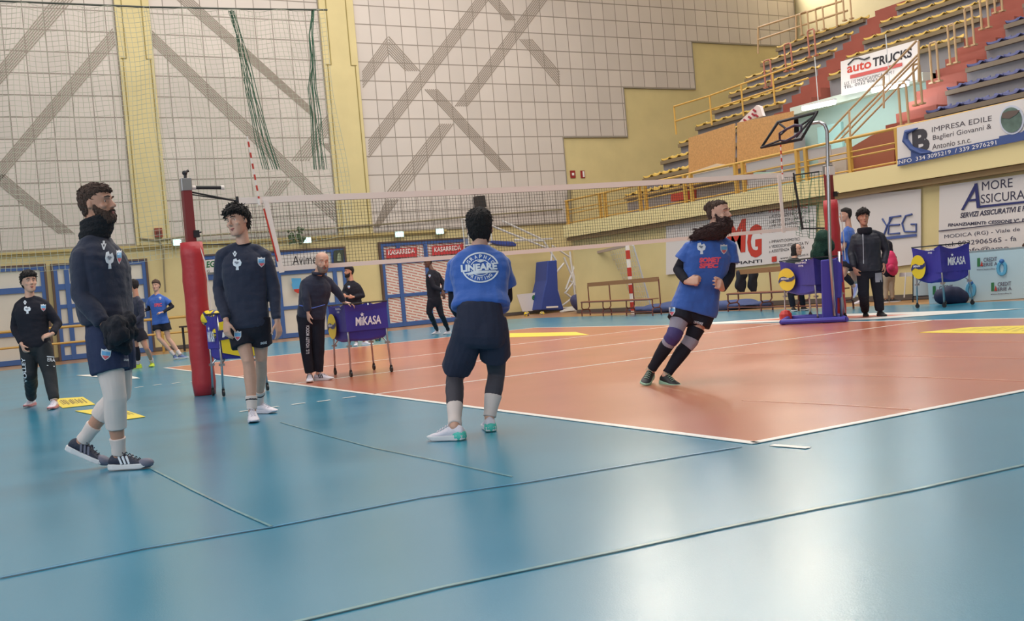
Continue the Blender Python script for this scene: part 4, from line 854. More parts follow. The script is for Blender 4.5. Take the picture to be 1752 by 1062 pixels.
# officials table with printed front, whiteboard, bags, chair
pb = mat('panel_pale_blue', (186, 210, 218), .5, emit=.0)
TA = G(1590, 520); TA.z = 0; 
TB = G(1800, 507); TB.z = 0
dirx = (TB-TA).normalized(); nrm = Vector((dirx.y, -dirx.x, 0)); 
if nrm.dot(Vector(CAM)-TA) < 0: nrm = -nrm
T = thing('officials_table', (TA+TB)/2, 'long officials table with a pale blue printed front at the right edge', 'table')
h = .98; m = MB(); m.poly([TA, TB, TB+Vector((0, 0, h)), TA+Vector((0, 0, h))], .04, -nrm); m.build('front_panel', pb, T)
m = MB(); m.poly([TA+Vector((0, 0, h)), TB+Vector((0, 0, h)), TB-nrm*.7+Vector((0, 0, h)), TA-nrm*.7+Vector((0, 0, h))], .04, (0, 0, -1)); m.build('table_top', white, T)
def FT(x, y):
    d = ray(x, y); t = ((np.array(TA)-CAM)@np.array(nrm))/(d@np.array(nrm)); return Vector(CAM+t*d)
ww = .0
gp2 = mat('print_redgreen', (52, 120, 70), .6); cy = mat('print_cyan', (92, 170, 206), .6); dk = mat('print_dim', (96, 92, 108), .6)
for (x, y) in ((1714, 459), (1661, 496)):
    m = MB(); pts = [FT(x+7*math.cos(a)*(1 if abs(math.sin(a)) > .5 else .9), y+10*math.sin(a))+nrm*.01 for a in [2*math.pi*k/24 for k in range(24)]]; m.tube(pts, .035, 5, close=True); m.build('ring_logo', cy, T)
    m = MB(); m.ball(FT(x, y-12)+nrm*.01, .05, 10); m.build('dot_logo', mat('print_blue2', (46, 104, 168), .6), T)
for (x, y) in ((1696, 494), (1596, 500), (1672, 452)):
    m = MB(); m.poly([FT(*q)+nrm*.01 for q in ((x, y+4), (x+5, y+3.5), (x+5, y-11), (x, y-10.5))], .003, nrm); m.build('green_mark', gp2, T)
    m = MB(); m.poly([FT(*q)+nrm*.012 for q in ((x+5, y+3.5), (x+10, y+3), (x+8, y-6))], .003, nrm); m.build('red_mark', redp, T)
    m = MB()
    for s, a, b_, c in (('CREDIT', (x+11, y-4), (x+34, y-6), (x+11, y-11)), ('SERIE A', (x+7, y+4), (x+35, y+2), (x+7, y-2)), ('www.legavolley.it', (x-1, y+11), (x+35, y+9), (x-1, y+8))): write(m, s, FT(*a), FT(*b_), FT(*c), nrm*.012, .02)
    m.build('lettering', dk, T)
T = thing('whiteboard', G(1575, 518), 'white board on thin dark legs left of the officials table', 'whiteboard')
D = depth(TA)+.15; m = MB(); q = [at(x, y, D) for x, y in ((1562, 507), (1640, 503), (1640, 442), (1562, 448))]; m.poly(q, .02, nrm*-1); m.build('board', mat('wb', (222, 222, 220), .4), T); m = MB(); m.tube(q, .014, 6, close=True); m.tube([at(1562, 507, D), at(1562, 517, D)], .014, 6); m.build('frame', blackm, T)
m = MB(); D = depth(G(1612, 520))-.1
for x, y, r in ((1612, 507, .16), (1624, 505, .19), (1636, 506, .19), (1644, 508, .15)): m.ball(at(x, y, D), (r, .16, r), 12)
o = tag(m.build('sports_bag', mat('bag_navy', (30, 36, 66), .7)), 'dark navy sports bag on the floor under the cart by the officials table', 'bag'); remesh(o, .03)
D = depth(G(1750, 508)); m = MB(); m.ball(at(1750, 492, D-.2), (.25, .14, .05), 12); o = tag(m.build('dark_bag', coatm), 'flat black bag at the foot of the officials table, right edge', 'bag')
T = thing('plastic_chair', at(1558, 513, 22.2), 'pale thin legged chair against the wall left of the whiteboard', 'chair'); D = 22.2
m = MB(); q = [at(x, y, D) for x, y in ((1550, 466), (1570, 465), (1572, 472), (1549, 473))]; m.poly(q, .35, HF); m.build('seat', wsteel, T)
for x0, x1 in ((1550, 1547), (1570, 1570)):
    m = MB(); m.tube([at(x0, 468, D), at(x1, 509, D)], .014, 6); m.build('leg', wsteel, T)
    m = MB(); m.tube([at(x0, 468, D+.3), at(x1, 508, D+.3)], .014, 6); m.build('leg', wsteel, T)
# ------------------------------------------------------------------ people
def oval(c, ax, ay, n=20, p=2.4):
    out = []
    for k in range(n):
        a = 2*math.pi*k/n; ca, sa = math.cos(a), math.sin(a)
        out.append(c+ax*(abs(ca)**(2/p)*(1 if ca >= 0 else -1))+ay*(abs(sa)**(2/p)*(1 if sa >= 0 else -1)))
    return out
def chain(m, pts, rs, n=12, flat=None):
    """rounded limb: spheres at the joints, tapered tubes between them"""
    pts = [Vector(p) for p in pts]; m.tube(pts, list(rs), n)
    for p, r in zip(pts, rs): m.ball(p, r*.985, n)
def limb3(m, a, b, prof, n=14, back=None):
    """prof: list of (t, radius, backward offset)"""
    pts = []; rs = []
    for t, r, o in prof: pts.append(a.lerp(b, t)+(back*o if back is not None else Vector())); rs.append(r)
    m.tube(pts, rs, n); m.ball(pts[0], rs[0]*.97, n); m.ball(pts[-1], rs[-1]*.97, n)
HEADP = [(-.120, .078, .045, .020), (-.112, .092, .02, .036), (-.095, .098, -.012, .048), (-.075, .097, -.045, .056), (-.05, .095, -.066, .062), (-.025, .092, -.084, .067), (0, .089, -.093, .071),
         (.025, .090, -.098, .0745), (.05, .091, -.1, .076), (.075, .084, -.098, .074), (.095, .068, -.088, .066), (.112, .044, -.066, .050), (.124, .008, -.03, .022)]
def head_rings(M, prof, n=24):
    rings = []
    for z, f, b, w in prof: rings.append(oval(M@Vector((0, (f+b)/2, z)), M.to_3x3()@Vector((w, 0, 0)), M.to_3x3()@Vector((0, (f-b)/2, 0)), n, 2.25))
    return rings
def hand(m, W, d, nrm, side, s, curl=.35, thumb=1, spread=1.0, palm_len=.092):
    """W wrist, d along the palm, nrm out of the back of the hand, side towards the thumb"""
    d = d.normalized(); nrm = (nrm-d*nrm.dot(d)).normalized(); side = d.cross(nrm)*(1 if d.cross(nrm).dot(side) > 0 else -1)
    L = palm_len*s; rings = []
    for t, w, h in ((-.1, .024, .019), (.15, .033, .018), (.55, .042, .016), (.95, .042, .013), (1.06, .036, .009)): rings.append(oval(W+d*L*t, side*w*s, nrm*h*s, 14, 2.6))
    m.loft(rings)
    fl = [(.030, .076), (.010, .084), (-.0105, .078), (-.030, .060)]
    for i, (o, ln) in enumerate(fl):
        p = W+d*L*(.98-.03*abs(i-1.2))+side*o*s; q = [p-d*.02*s, p]; ang = curl*(.75+.13*i); v = d+side*o*2.2*spread
        v.normalize()
        for f in (.45, .30, .25):
            R = Matrix.Rotation(-ang, 3, side) if (Matrix.Rotation(-ang, 3, side)@v).dot(nrm) < v.dot(nrm) else Matrix.Rotation(ang, 3, side)
            v = R@v; q.append(q[-1]+v*ln*f*s)
        chain(m, q, [r*s for r in (.0098, .0098, .0092, .0085, .0072)], 8)
    t0 = W+d*L*.22+side*.024*s; v = (d*.75+side*.75-nrm*.25).normalized(); t1 = t0+v*.038*s; v2 = (d*.95+side*.3-nrm*(.25+curl*.5)).normalized()
    chain(m, [t0, t1, t1+v2*.032*s, t1+v2*.032*s+(v2-nrm*curl*.4).normalized()*.026*s], [.0145*s, .0115*s, .0102*s, .0085*s], 8)
SKIN = {}
def skin(name, rgb): return mat(name, rgb, .5, bump=.08, bscale=120, var=.05, vscale=14)
sk_l = skin('skin_light', (206, 158, 136)); sk_m = skin('skin_warm', (190, 138, 114)); sk_d = skin('skin_deep', (96, 64, 52))
navyc = mat('cloth_navy', (38, 42, 62), .85, bump=.35, bscale=22, sheen=.1); blackc = mat('cloth_black', (32, 32, 42), .9, bump=.3, bscale=24, spec=.3); bluec = mat('cloth_blue', (50, 92, 172), .8, bump=.35, bscale=20, sheen=.2)
legc = mat('cloth_charcoal', (66, 62, 70), .8, bump=.2, bscale=40); wht = mat('cloth_white', (222, 218, 226), .8, bump=.2, bscale=40); greyc = mat('cloth_grey', (150, 146, 160), .85, bump=.2, bscale=40)
hair_d = mat('hair_dark', (36, 30, 30), .8, bump=1.0, bscale=130); hair_b = mat('hair_brown', (84, 62, 52), .8, bump=1.0, bscale=130); hair_r = mat('hair_auburn', (66, 42, 40), .85, bump=1.0, bscale=110); hair_g = mat('beard_grey', (130, 112, 104), .8, bump=.8, bscale=140)
eyew = mat('eye_white', (214, 208, 204), .3); iris = mat('eye_dark', (40, 30, 28), .25); lipm = mat('lip', (164, 96, 88), .5)
solew = mat('sole_white', (216, 214, 216), .5); shoe_w = mat('shoe_white', (218, 212, 222), .6, bump=.3, bscale=60); shoe_n = mat('shoe_navy', (36, 42, 62), .65, bump=.3, bscale=60); shoe_g = mat('shoe_grey', (104, 104, 122), .6)
shoe_y = mat('shoe_yellow', (206, 224, 60), .5); shoe_k = mat('shoe_black', (34, 36, 40), .6); mint = mat('mint_rubber', (78, 196, 180), .45); emw = mat('emblem_white', (216, 220, 228), .6); emb = mat('emblem_blue', (104, 168, 214), .6); emr = mat('emblem_red', (206, 92, 104), .6)

def tufts(o, n, flow, ln, r, lift, seed=0, jit=.3):
    me = o.data; rnd = random.Random(seed+11); vs = me.vertices; m = MB()
    for _ in range(n):
        v = vs[rnd.randrange(len(vs))]; nr = Vector(v.normal); f = Vector(flow(v.co)); f = f-nr*f.dot(nr)
        if f.length < 1e-5: continue
        f = f.normalized()+Vector((rnd.uniform(-jit, jit), rnd.uniform(-jit, jit), rnd.uniform(-jit, jit))); l = ln*rnd.uniform(.6, 1.3)
        a = v.co-nr*r*.5; b = a+f*l*.5+nr*l*lift*.6; c = b+f*l*.5+nr*l*lift*.1
        m.tube([a, b, c], [r, r*.8, r*.15], 5)
    t = m.build('locks', o.data.materials[0], o, smooth=True, org=Vector((0, 0, 0))); return t
class P:
    def __init__(s, name, D, scale, label, base=None, vox=.008):
        s.D = D; s.s = scale; s.vox = vox
        s.T = thing('person', base or Vector((*at(*name, D)[:2], 0)), label, 'person'); s.o = WORG[s.T.name]; s.body = MB(); s.parts = {}
    def j(s, px, py, dd=0.0): return at(px, py, s.D+dd)
    @staticmethod
    def vec(r, u, f): return (HR*r+UP*u+HF*f).normalized()
    def cloth(s, m, name, mt, vox=None, it=4, amp=.006, sc=9, seed=0.0, fac=.5):
        o = m.build(name, mt, s.T); remesh(o, vox or s.vox, it, fac)
        if amp: ripple(o, amp*s.s, sc, seed+s.D*7)
        s.parts.setdefault(name, []).append(o); return o
    # ---- head
    def head(s, c, look, up=None, hs=1.0, neck=None, bald=False, eyes=True):
        look = look.normalized(); up = (up or UP); up = (up-look*up.dot(look)).normalized(); side = look.cross(up).normalized()
        R = Matrix((side, look, up)).transposed(); s.HM = Matrix.Translation(c)@(R.to_4x4())@Matrix.Scale(hs, 4); M = s.HM; s.hs = hs; b = s.body; s.look = look; s.hup = up; s.hside = side
        V = lambda x, y, z: M@Vector((x, y, z)); R3 = M.to_3x3()
        b.loft(head_rings(M, HEADP))
        b.tube([V(0, .086, .03), V(0, .103, .0), V(0, .116, -.022), V(0, .112, -.032)], [.007*hs, .010*hs, .0135*hs, .009*hs], 10)   # nose
        for x in (-1, 1):
            b.ball(V(.011*x, .100, -.027), .0085*hs, 8)
            b.tube([V(.046*x, .074, .036), V(.028*x, .091, .034), V(.01*x, .093, .030)], [.008*hs, .0095*hs, .008*hs], 8)     # brow
            b.ball(V(.043*x, .066, -.022), (.022*hs, .022*hs, .019*hs), 10)                                          # cheek
            b.ball(V(.074*x, -.008, .0), (.010*hs, .018*hs, .029*hs), 10, R3@Matrix.Rotation(.15, 3, 'X')*(1/hs)); b.ball(V(.078*x, -.012, -.02), .010*hs, 8)          # ear
        b.tube([V(-.022, .086, -.060), V(0, .098, -.057), V(.022, .086, -.060)], [.005*hs, .0078*hs, .005*hs], 8)
        b.tube([V(-.019, .086, -.069), V(0, .0965, -.070), V(.019, .086, -.069)], [.005*hs, .0085*hs, .005*hs], 8)
        b.ball(V(0, .083, -.104), .017*hs, 10)
        if neck is not None:
            a = V(0, -.03, -.055); b.tube([neck-UP*.05*s.s, neck, a.lerp(neck, .4), a], [.070*s.s, .062*s.s, .056*s.s, .058*s.s], 16)
        s.eyes = eyes
    def face_parts(s, mt_hair=None, brows=True):
        M = s.HM; hs = s.hs; V = lambda x, y, z: M@Vector((x, y, z))
        for x in (-1, 1):
            m = MB(); m.ball(V(.031*x, .0668, .010), .0118*hs, 12); e = m.build('eye', eyew, s.T, smooth=True)
            m = MB(); m.ball(V(.031*x, .0742, .010), .0056*hs, 10); m.build('iris', iris, e, smooth=True)
            if brows: m = MB(); m.tube([V(.050*x, .082, .034), V(.032*x, .0985, .040), V(.014*x, .101, .036)], [.0025*hs, .0048*hs, .004*hs], 6); m.build('eyebrow', mt_hair or hair_d, s.T, smooth=True)
        m = MB(); m.tube([V(-.023, .0855, -.0605), V(-.008, .100, -.0595), V(.008, .100, -.0595), V(.023, .0855, -.0605)], [.003*hs, .0062*hs, .0062*hs, .003*hs], 8)
        m.tube([V(-.019, .087, -.069), V(0, .0995, -.0695), V(.019, .087, -.069)], [.003*hs, .0068*hs, .003*hs], 8); m.build('lips', lipm, s.T, smooth=True)
    def hair(s, kind, mt, amp=.006, seed=0):
        M = s.HM; hs = s.hs; m = MB()
        if kind in ('short', 'curly', 'thick', 'buzz', 'bowl'):
            t = {'short': .006, 'buzz': .004, 'curly': .018, 'thick': .014, 'bowl': .018}[kind]; tt = {'short': .016, 'buzz': .006, 'curly': .034, 'thick': .034, 'bowl': .03}[kind]
            prof = [(-.075, -.03, -.062-t*.4, .050), (-.05, -.02, -.078-t*.6, .060+t*.3), (-.02, -.005, -.092-t, .069+t*.5), (.005, .0, -.1-t, .073+t*.6), (.025, .028, -.104-t, .0755+t*.8), (.045, .05 if kind != 'bowl' else .085, -.106-t, .077+t),
                    (.062, .080+t*.6, -.105-t, .0765+t), (.08, .092+t*.7, -.104-t, .076+t), (.10, .082+t, -.096-t*.9, .068+t), (.112+tt*.4, .062+t, -.076-t*.6, .052+t*.8), (.122+tt*.7, .03, -.045, .03+t*.5), (.126+tt, .0, -.02, .012)]
            m.loft(head_rings(M, prof))
            if kind in ('curly', 'thick'):
                rnd = random.Random(seed+5)
                for _ in range(60 if kind == 'curly' else 26):
                    a = rnd.uniform(0, 2*math.pi); e = rnd.uniform(.35, 1.5)
                    d = Vector((math.cos(a)*math.cos(e)*.08, math.sin(a)*math.cos(e)*.10-.004, .055+math.sin(e)*.085))
                    m.ball(M@d, rnd.uniform(.014, .024)*hs, 8)
        elif kind == 'bun':
            prof = [(-.03, -.01, -.096, .069), (.0, -.0, -.101, .0735), (.03, .03, -.104, .077), (.055, .055, -.105, .079), (.075, .080, -.103, .078), (.095, .076, -.094, .071), (.114, .052, -.072, .054), (.13, .008, -.03, .022)]
            m.loft(head_rings(M, prof)); m.ball(M@Vector((0, -.115, .075)), (.036*hs, .036*hs, .034*hs), 12); m.ball(M@Vector((0, -.09, .1)), .03*hs, 12)
        elif kind == 'hood':
            prof = [(-.13, .02, -.13, .09), (-.05, .04, -.115, .088), (.0, .05, -.12, .09), (.05, .055, -.12, .09), (.09, .05, -.1, .08), (.13, .01, -.05, .04)]
            m.loft(head_rings(M, prof))
        o = m.build('hair', mt, s.T); remesh(o, min(s.vox, .008) if s.vox < .012 else s.vox, 2); ripple(o, amp, 60 if kind != 'curly' else 40, seed)
        if amp > .003: ripple(o, amp*.5, 140, seed+3)
        s.parts['hair'] = [o]
        if s.vox < .012 and kind not in ('hood', 'buzz'):
            cr = M@Vector((0, -.035, .12)); fw = s.look
            n_, ln, r_ = {'short': (700, .020, .0040), 'curly': (520, .030, .0065), 'thick': (420, .034, .0065), 'bowl': (420, .036, .0065), 'bun': (260, .03, .004)}[kind]
            tufts(o, n_, lambda q: (q+s.o-cr)*(1 if kind != 'bun' else -1)+fw*.05, ln*hs, r_*hs, {'curly': .34, 'short': .16, 'bun': .06}.get(kind, .14), seed, .5 if kind == 'curly' else .18)
    def beard(s, mt, t=.008, top=-.035, amp=.004, low=0.0):
        M = s.HM; m = MB(); pr = []
        for z, f, b, w in ((-.128-low, .072, .04, .02), (-.122-low*.6, .098+t, .0, .042+t), (-.100, .104+t, -.008, .053+t), (-.078, .1+t, -.012, .060+t), (-.058, .093+t*.4, -.012, .065+t), (-.04, .070, -.010, .068+t*.8), (top, .045, -.008, .0685+t*.6), (top+.035, .015, -.004, .071+t*.3)):
            pr.append((z, f, b, w))
        m.loft(head_rings(M, pr)); m.tube([M@Vector((-.028, .092, -.055)), M@Vector((0, .106, -.045)), M@Vector((.028, .092, -.055))], [.006*s.hs, .009*s.hs, .006*s.hs], 8)
        o = m.build('beard', mt, s.T); remesh(o, .006, 2); ripple(o, amp, 70)
        if amp > .003: tufts(o, 260, lambda q: -s.hup+s.look*.3, .018*s.hs, .0032*s.hs, .3, 3, .3)
        return o
    # ---- trunk
    def trunk(s, m, hip, neck, sh_side, hip_side, front, prof, lean=0.0):
        """prof: (t, half width, half depth, forward offset)"""
        rings = []
        for t, w, d, o in prof:
            sd = hip_side.lerp(sh_side, max(0, min(1, t))).normalized(); c = hip.lerp(neck, t); ax = (neck-hip).normalized(); sd = (sd-ax*sd.dot(ax)).normalized(); fr = sd.cross(ax); fr = fr if fr.dot(front) > 0 else -fr
            rings.append(oval(c+fr*o*s.s, sd*w*s.s, fr*d*s.s, 24, 2.5))
        m.loft(rings)
    def skin_leg(s, hip, knee, ank, back):
        k = s.s; limb3(s.body, hip, knee, [(0, .082*k, 0), (.35, .078*k, 0), (.8, .06*k, 0), (1, .055*k, 0)], back=back); limb3(s.body, knee, ank, [(0, .054*k, 0), (.12, .052*k, .006*k), (.3, .057*k, .014*k), (.55, .049*k, .01*k), (.85, .036*k, 0), (1, .037*k, 0)], back=back); s.body.ball(knee-back*.012*k, .047*k, 12)
    def skin_arm(s, sh, el, wr):
        k = s.s; limb3(s.body, sh, el, [(0, .052*k, 0), (.4, .048*k, 0), (1, .038*k, 0)]); limb3(s.body, el, wr, [(0, .039*k, 0), (.25, .040*k, 0), (.7, .031*k, 0), (1, .026*k, 0)])
    def finish_body(s, mt, it=3):
        o = s.body.build('body', mt, s.T); remesh(o, s.vox, it, .4)
        if getattr(s, 'HM', None) is not None and s.vox < .012:       # eye sockets
            me = o.data; n = len(me.vertices); co = np.empty(n*3); me.vertices.foreach_get('co', co); co = co.reshape(-1, 3)
            for x in (-1, 1):
                e = np.array(s.HM@Vector((.030*x, .088, .012))-s.o); d = np.linalg.norm(co-e, axis=1); g = np.exp(-(d/(.014*s.hs))**2)*.008*s.hs; co -= g[:, None]*np.array(s.look)[None, :]
            me.vertices.foreach_set('co', co.ravel()); me.update()
        s.parts['body'] = [o]; return o
    def tube_cloth(s, pts, rs, name, mt, **k):
        m = MB(); m.tube(pts, [r*s.s for r in rs], 16)
        for p, r in list(zip(pts, rs))[1:-1]: m.ball(p, r*s.s*.98, 14)
        return s.cloth(m, name, mt, **k)
    # ---- shoe: upper + sole, laces
    def shoe(s, ank, d, up, upper, sole, L=.29, name='shoe', hgt=.085, stripes=None, toe=None, heel=None, laces=None):
        k = s.s; d = d.normalized(); up = (up-d*up.dot(d)).normalized(); sd = d.cross(up); B = ank-up*hgt*k
        u = L/.29*k
        pr = [(-.072, .022, .060, .030), (-.062, .034, .090, .0), (-.03, .039, .105, .0), (.01, .040, .110, .0), (.05, .040, .092, .0), (.09, .044, .070, .0), (.13, .048, .056, .0), (.17, .046, .048, .0), (.20, .036, .040, .0), (.217, .02, .03, .006)]
        m = MB(); rings = []
        for x, w, h, z0 in pr:
            c = B+d*x*u; r = []
            for a in range(16):
                t = 2*math.pi*a/16; yy = math.cos(t); zz = math.sin(t); ww = w*(1 if zz < .2 else 1-.38*((zz-.2)/.8)**1.3*(1 if x < .1 else .55))
                r.append(c+sd*yy*ww*k+up*((.012+z0+(h-.012-z0)*(.5+.5*zz)))*k)
            rings.append(r)
        m.loft(rings); o = m.build(name, upper, s.T, smooth=True); md = o.modifiers.new('sub', 'SUBSURF'); md.levels = 1; md.render_levels = 1
        m = MB(); rings = []
        out = [(-.078, .018), (-.066, .036), (-.03, .043), (.02, .041), (.07, .044), (.12, .051), (.17, .049), (.205, .036), (.226, .014)]
        top = []; pl = [(x, w) for x, w in out]+[(x, -w) for x, w in reversed(out)]
        for z, e in ((0.0, .94), (.006, 1.0), (.026, 1.0), (.032, .95)):
            rings.append([B+d*(.07+(x-.07)*e)*u+sd*w*e*k+up*(z+(.012 if x > .19 and z < .01 else 0)+(.006*(1 if x < 0 else 0) if z > .02 else 0))*k for x, w in pl])
        m.loft(rings); so = m.build('sole', sole, o, smooth=False)
        if stripes:
            m = MB()
            for sg in (-1, 1):
                for i in range(3):
                    x = .035+i*.026; a = B+d*x*u+sd*sg*.0415*k+up*.034*k; b_ = B+d*(x-.022)*u+sd*sg*.033*k+up*.085*k; m.bar(a, b_, .013*k, .006*k, up=sd)
            m.build('stripes', stripes, o)
        if toe: m = MB(); m.ball(B+d*.175*u+up*.03*k, (.049*k,)*3, 12); oo = m.build('toe_cap', toe, o, smooth=True); 
        if toe:
            for v in oo.data.vertices:
                q = v.co-(B+d*.165*u+up*.022*k-s.o); v.co = (B+d*.165*u+up*.022*k-s.o)+d*q.dot(d)*1.15+sd*q.dot(sd)*1.02+up*q.dot(up)*.66
        if heel: m = MB(); m.loft([oval(B+d*-.03*u+up*z*k, d*.050*u*e, sd*.043*k*e, 14) for z, e in ((.0, .95), (.02, 1.04), (.045, .98), (.06, .8))]); m.build('heel_cup', heel, o, smooth=True)
        m = MB()
        for i in range(5):
            x = .045+i*.022; z = .100-i*.0105; m.tube([B+d*x*u-sd*.022*k+up*(z-.004)*k, B+d*(x+.006)*u+up*(z+.006)*k, B+d*x*u+sd*.022*k+up*(z-.004)*k], .0032*k, 5)
        m.tube([B+d*.04*u+up*.112*k, B+d*.03*u+sd*.03*k+up*.118*k, B+d*.05*u+sd*.035*k+up*.10*k], .003*k, 5); m.build('laces', laces or upper, o)
        return o
    def decal(s, targets, verts, faces, name, mt, off=.004, sub=0):
        """lay an outline given in picture pixels on the cloth it is printed on"""
        bm = bmesh.new(); vv = [bm.verts.new((x, y, 0)) for x, y in verts]
        for f in faces:
            try: bm.faces.new([vv[i] for i in f])
            except ValueError: pass
        bmesh.ops.triangulate(bm, faces=bm.faces)
        for _ in range(sub):
            e = [x for x in bm.edges if x.calc_length() > 2.2]
            if not e: break
            bmesh.ops.subdivide_edges(bm, edges=e, cuts=1); bmesh.ops.triangulate(bm, faces=bm.faces)
        trees = []
        for o in targets:
            tb = bmesh.new(); tb.from_mesh(o.data); trees.append(BVHTree.FromBMesh(tb)); tb.free()
        dep = []; res = []
        for v in bm.verts:
            d = Vector(ray(v.co.x, v.co.y)); dn = d.normalized(); best = None
            for t in trees:
                h = t.ray_cast(Vector(CAM)-s.o, dn)
                if h[0] is not None and (best is None or h[3] < best[1]): best = (h[0]+h[1]*off, h[3])
            res.append((v, best, dn))
            if best: dep.append(best[1])
        if not dep: bm.free(); return None
        md = sorted(dep)[len(dep)//2]
        for v, b_, dn in res: v.co = b_[0] if b_ else Vector(CAM)-s.o+dn*(md-off)
        me = bpy.data.meshes.new(name); bm.to_mesh(me); bm.free(); o = bpy.data.objects.new(name, me); COL.objects.link(o); me.materials.append(mt); o.parent = s.T; WORG[o.name] = s.o
        return o
    def crest(s, targets, x, y, w, h, tilt=0.0):
        sh = [(-.5, -.45), (-.2, -.38), (0, -.5), (.2, -.38), (.5, -.45), (.48, .1), (.3, .34), (0, .55), (-.3, .34), (-.48, .1)]
        f = lambda k, pts: ([(x+(a*math.cos(tilt)-b*math.sin(tilt))*w*k, y+(a*math.sin(tilt)+b*math.cos(tilt))*h*k) for a, b in pts], [tuple(range(len(pts)))])
        s.decal(targets, *f(1, sh), 'crest', emw, .004, 1); s.decal(targets, *f(.84, [(-.5, -.3), (.5, -.3), (.46, .1), (-.46, .1)]), 'crest_field', emb, .007, 1)
        s.decal(targets, *f(.84, [(-.4, .16), (.4, .16), (.28, .34), (0, .55), (-.28, .34)]), 'crest_tip', emr, .007, 1)
    def rooster(s, targets, x, y, w, h):
        pts = [(-.5, -.1), (-.42, -.42), (-.1, -.5), (.02, -.3), (.3, -.42), (.5, -.15), (.4, .12), (.15, .2), (.2, .48), (-.15, .5), (-.12, .22), (-.4, .12)]
        s.decal(targets, [(x+a*w, y+b*h) for a, b in pts], [tuple(range(len(pts)))], 'badge', emw, .004, 1)
        s.decal(targets, [(x+a*w*.5-w*.05, y+b*h*.22-h*.12) for a, b in pts], [tuple(range(len(pts)))], 'badge_detail', mat('emblem_grey', (120, 126, 140), .6), .007)
    def vlogo(s, targets, x, y, w, h):
        v = [(-.5, -.3), (-.25, -.3), (0, .2), (.25, -.3), (.5, -.3), (.12, .5), (-.12, .5)]
        s.decal(targets, [(x+a*w, y+b*h) for a, b in v], [tuple(range(7))], 'maker_mark', emw, .004); s.decal(targets, [(x+a*w*.2, y-h*.42+b*h*.25) for a, b in ((-1, -1), (1, -1), (1, 1), (-1, 1))], [(0, 1, 2, 3)], 'maker_dot', emw, .004)
    def words(s, targets, txt, bl, br, tl, name, mt, bold=.02, sub=2, off=.005):
        vs, fs = glyphs(txt, bold); bl = np.array(bl, float); ex = np.array(br)-bl; ey = np.array(tl)-bl
        return s.decal(targets, [tuple(bl+ex*a+ey*b) for a, b in vs], fs, name, mt, off, sub)

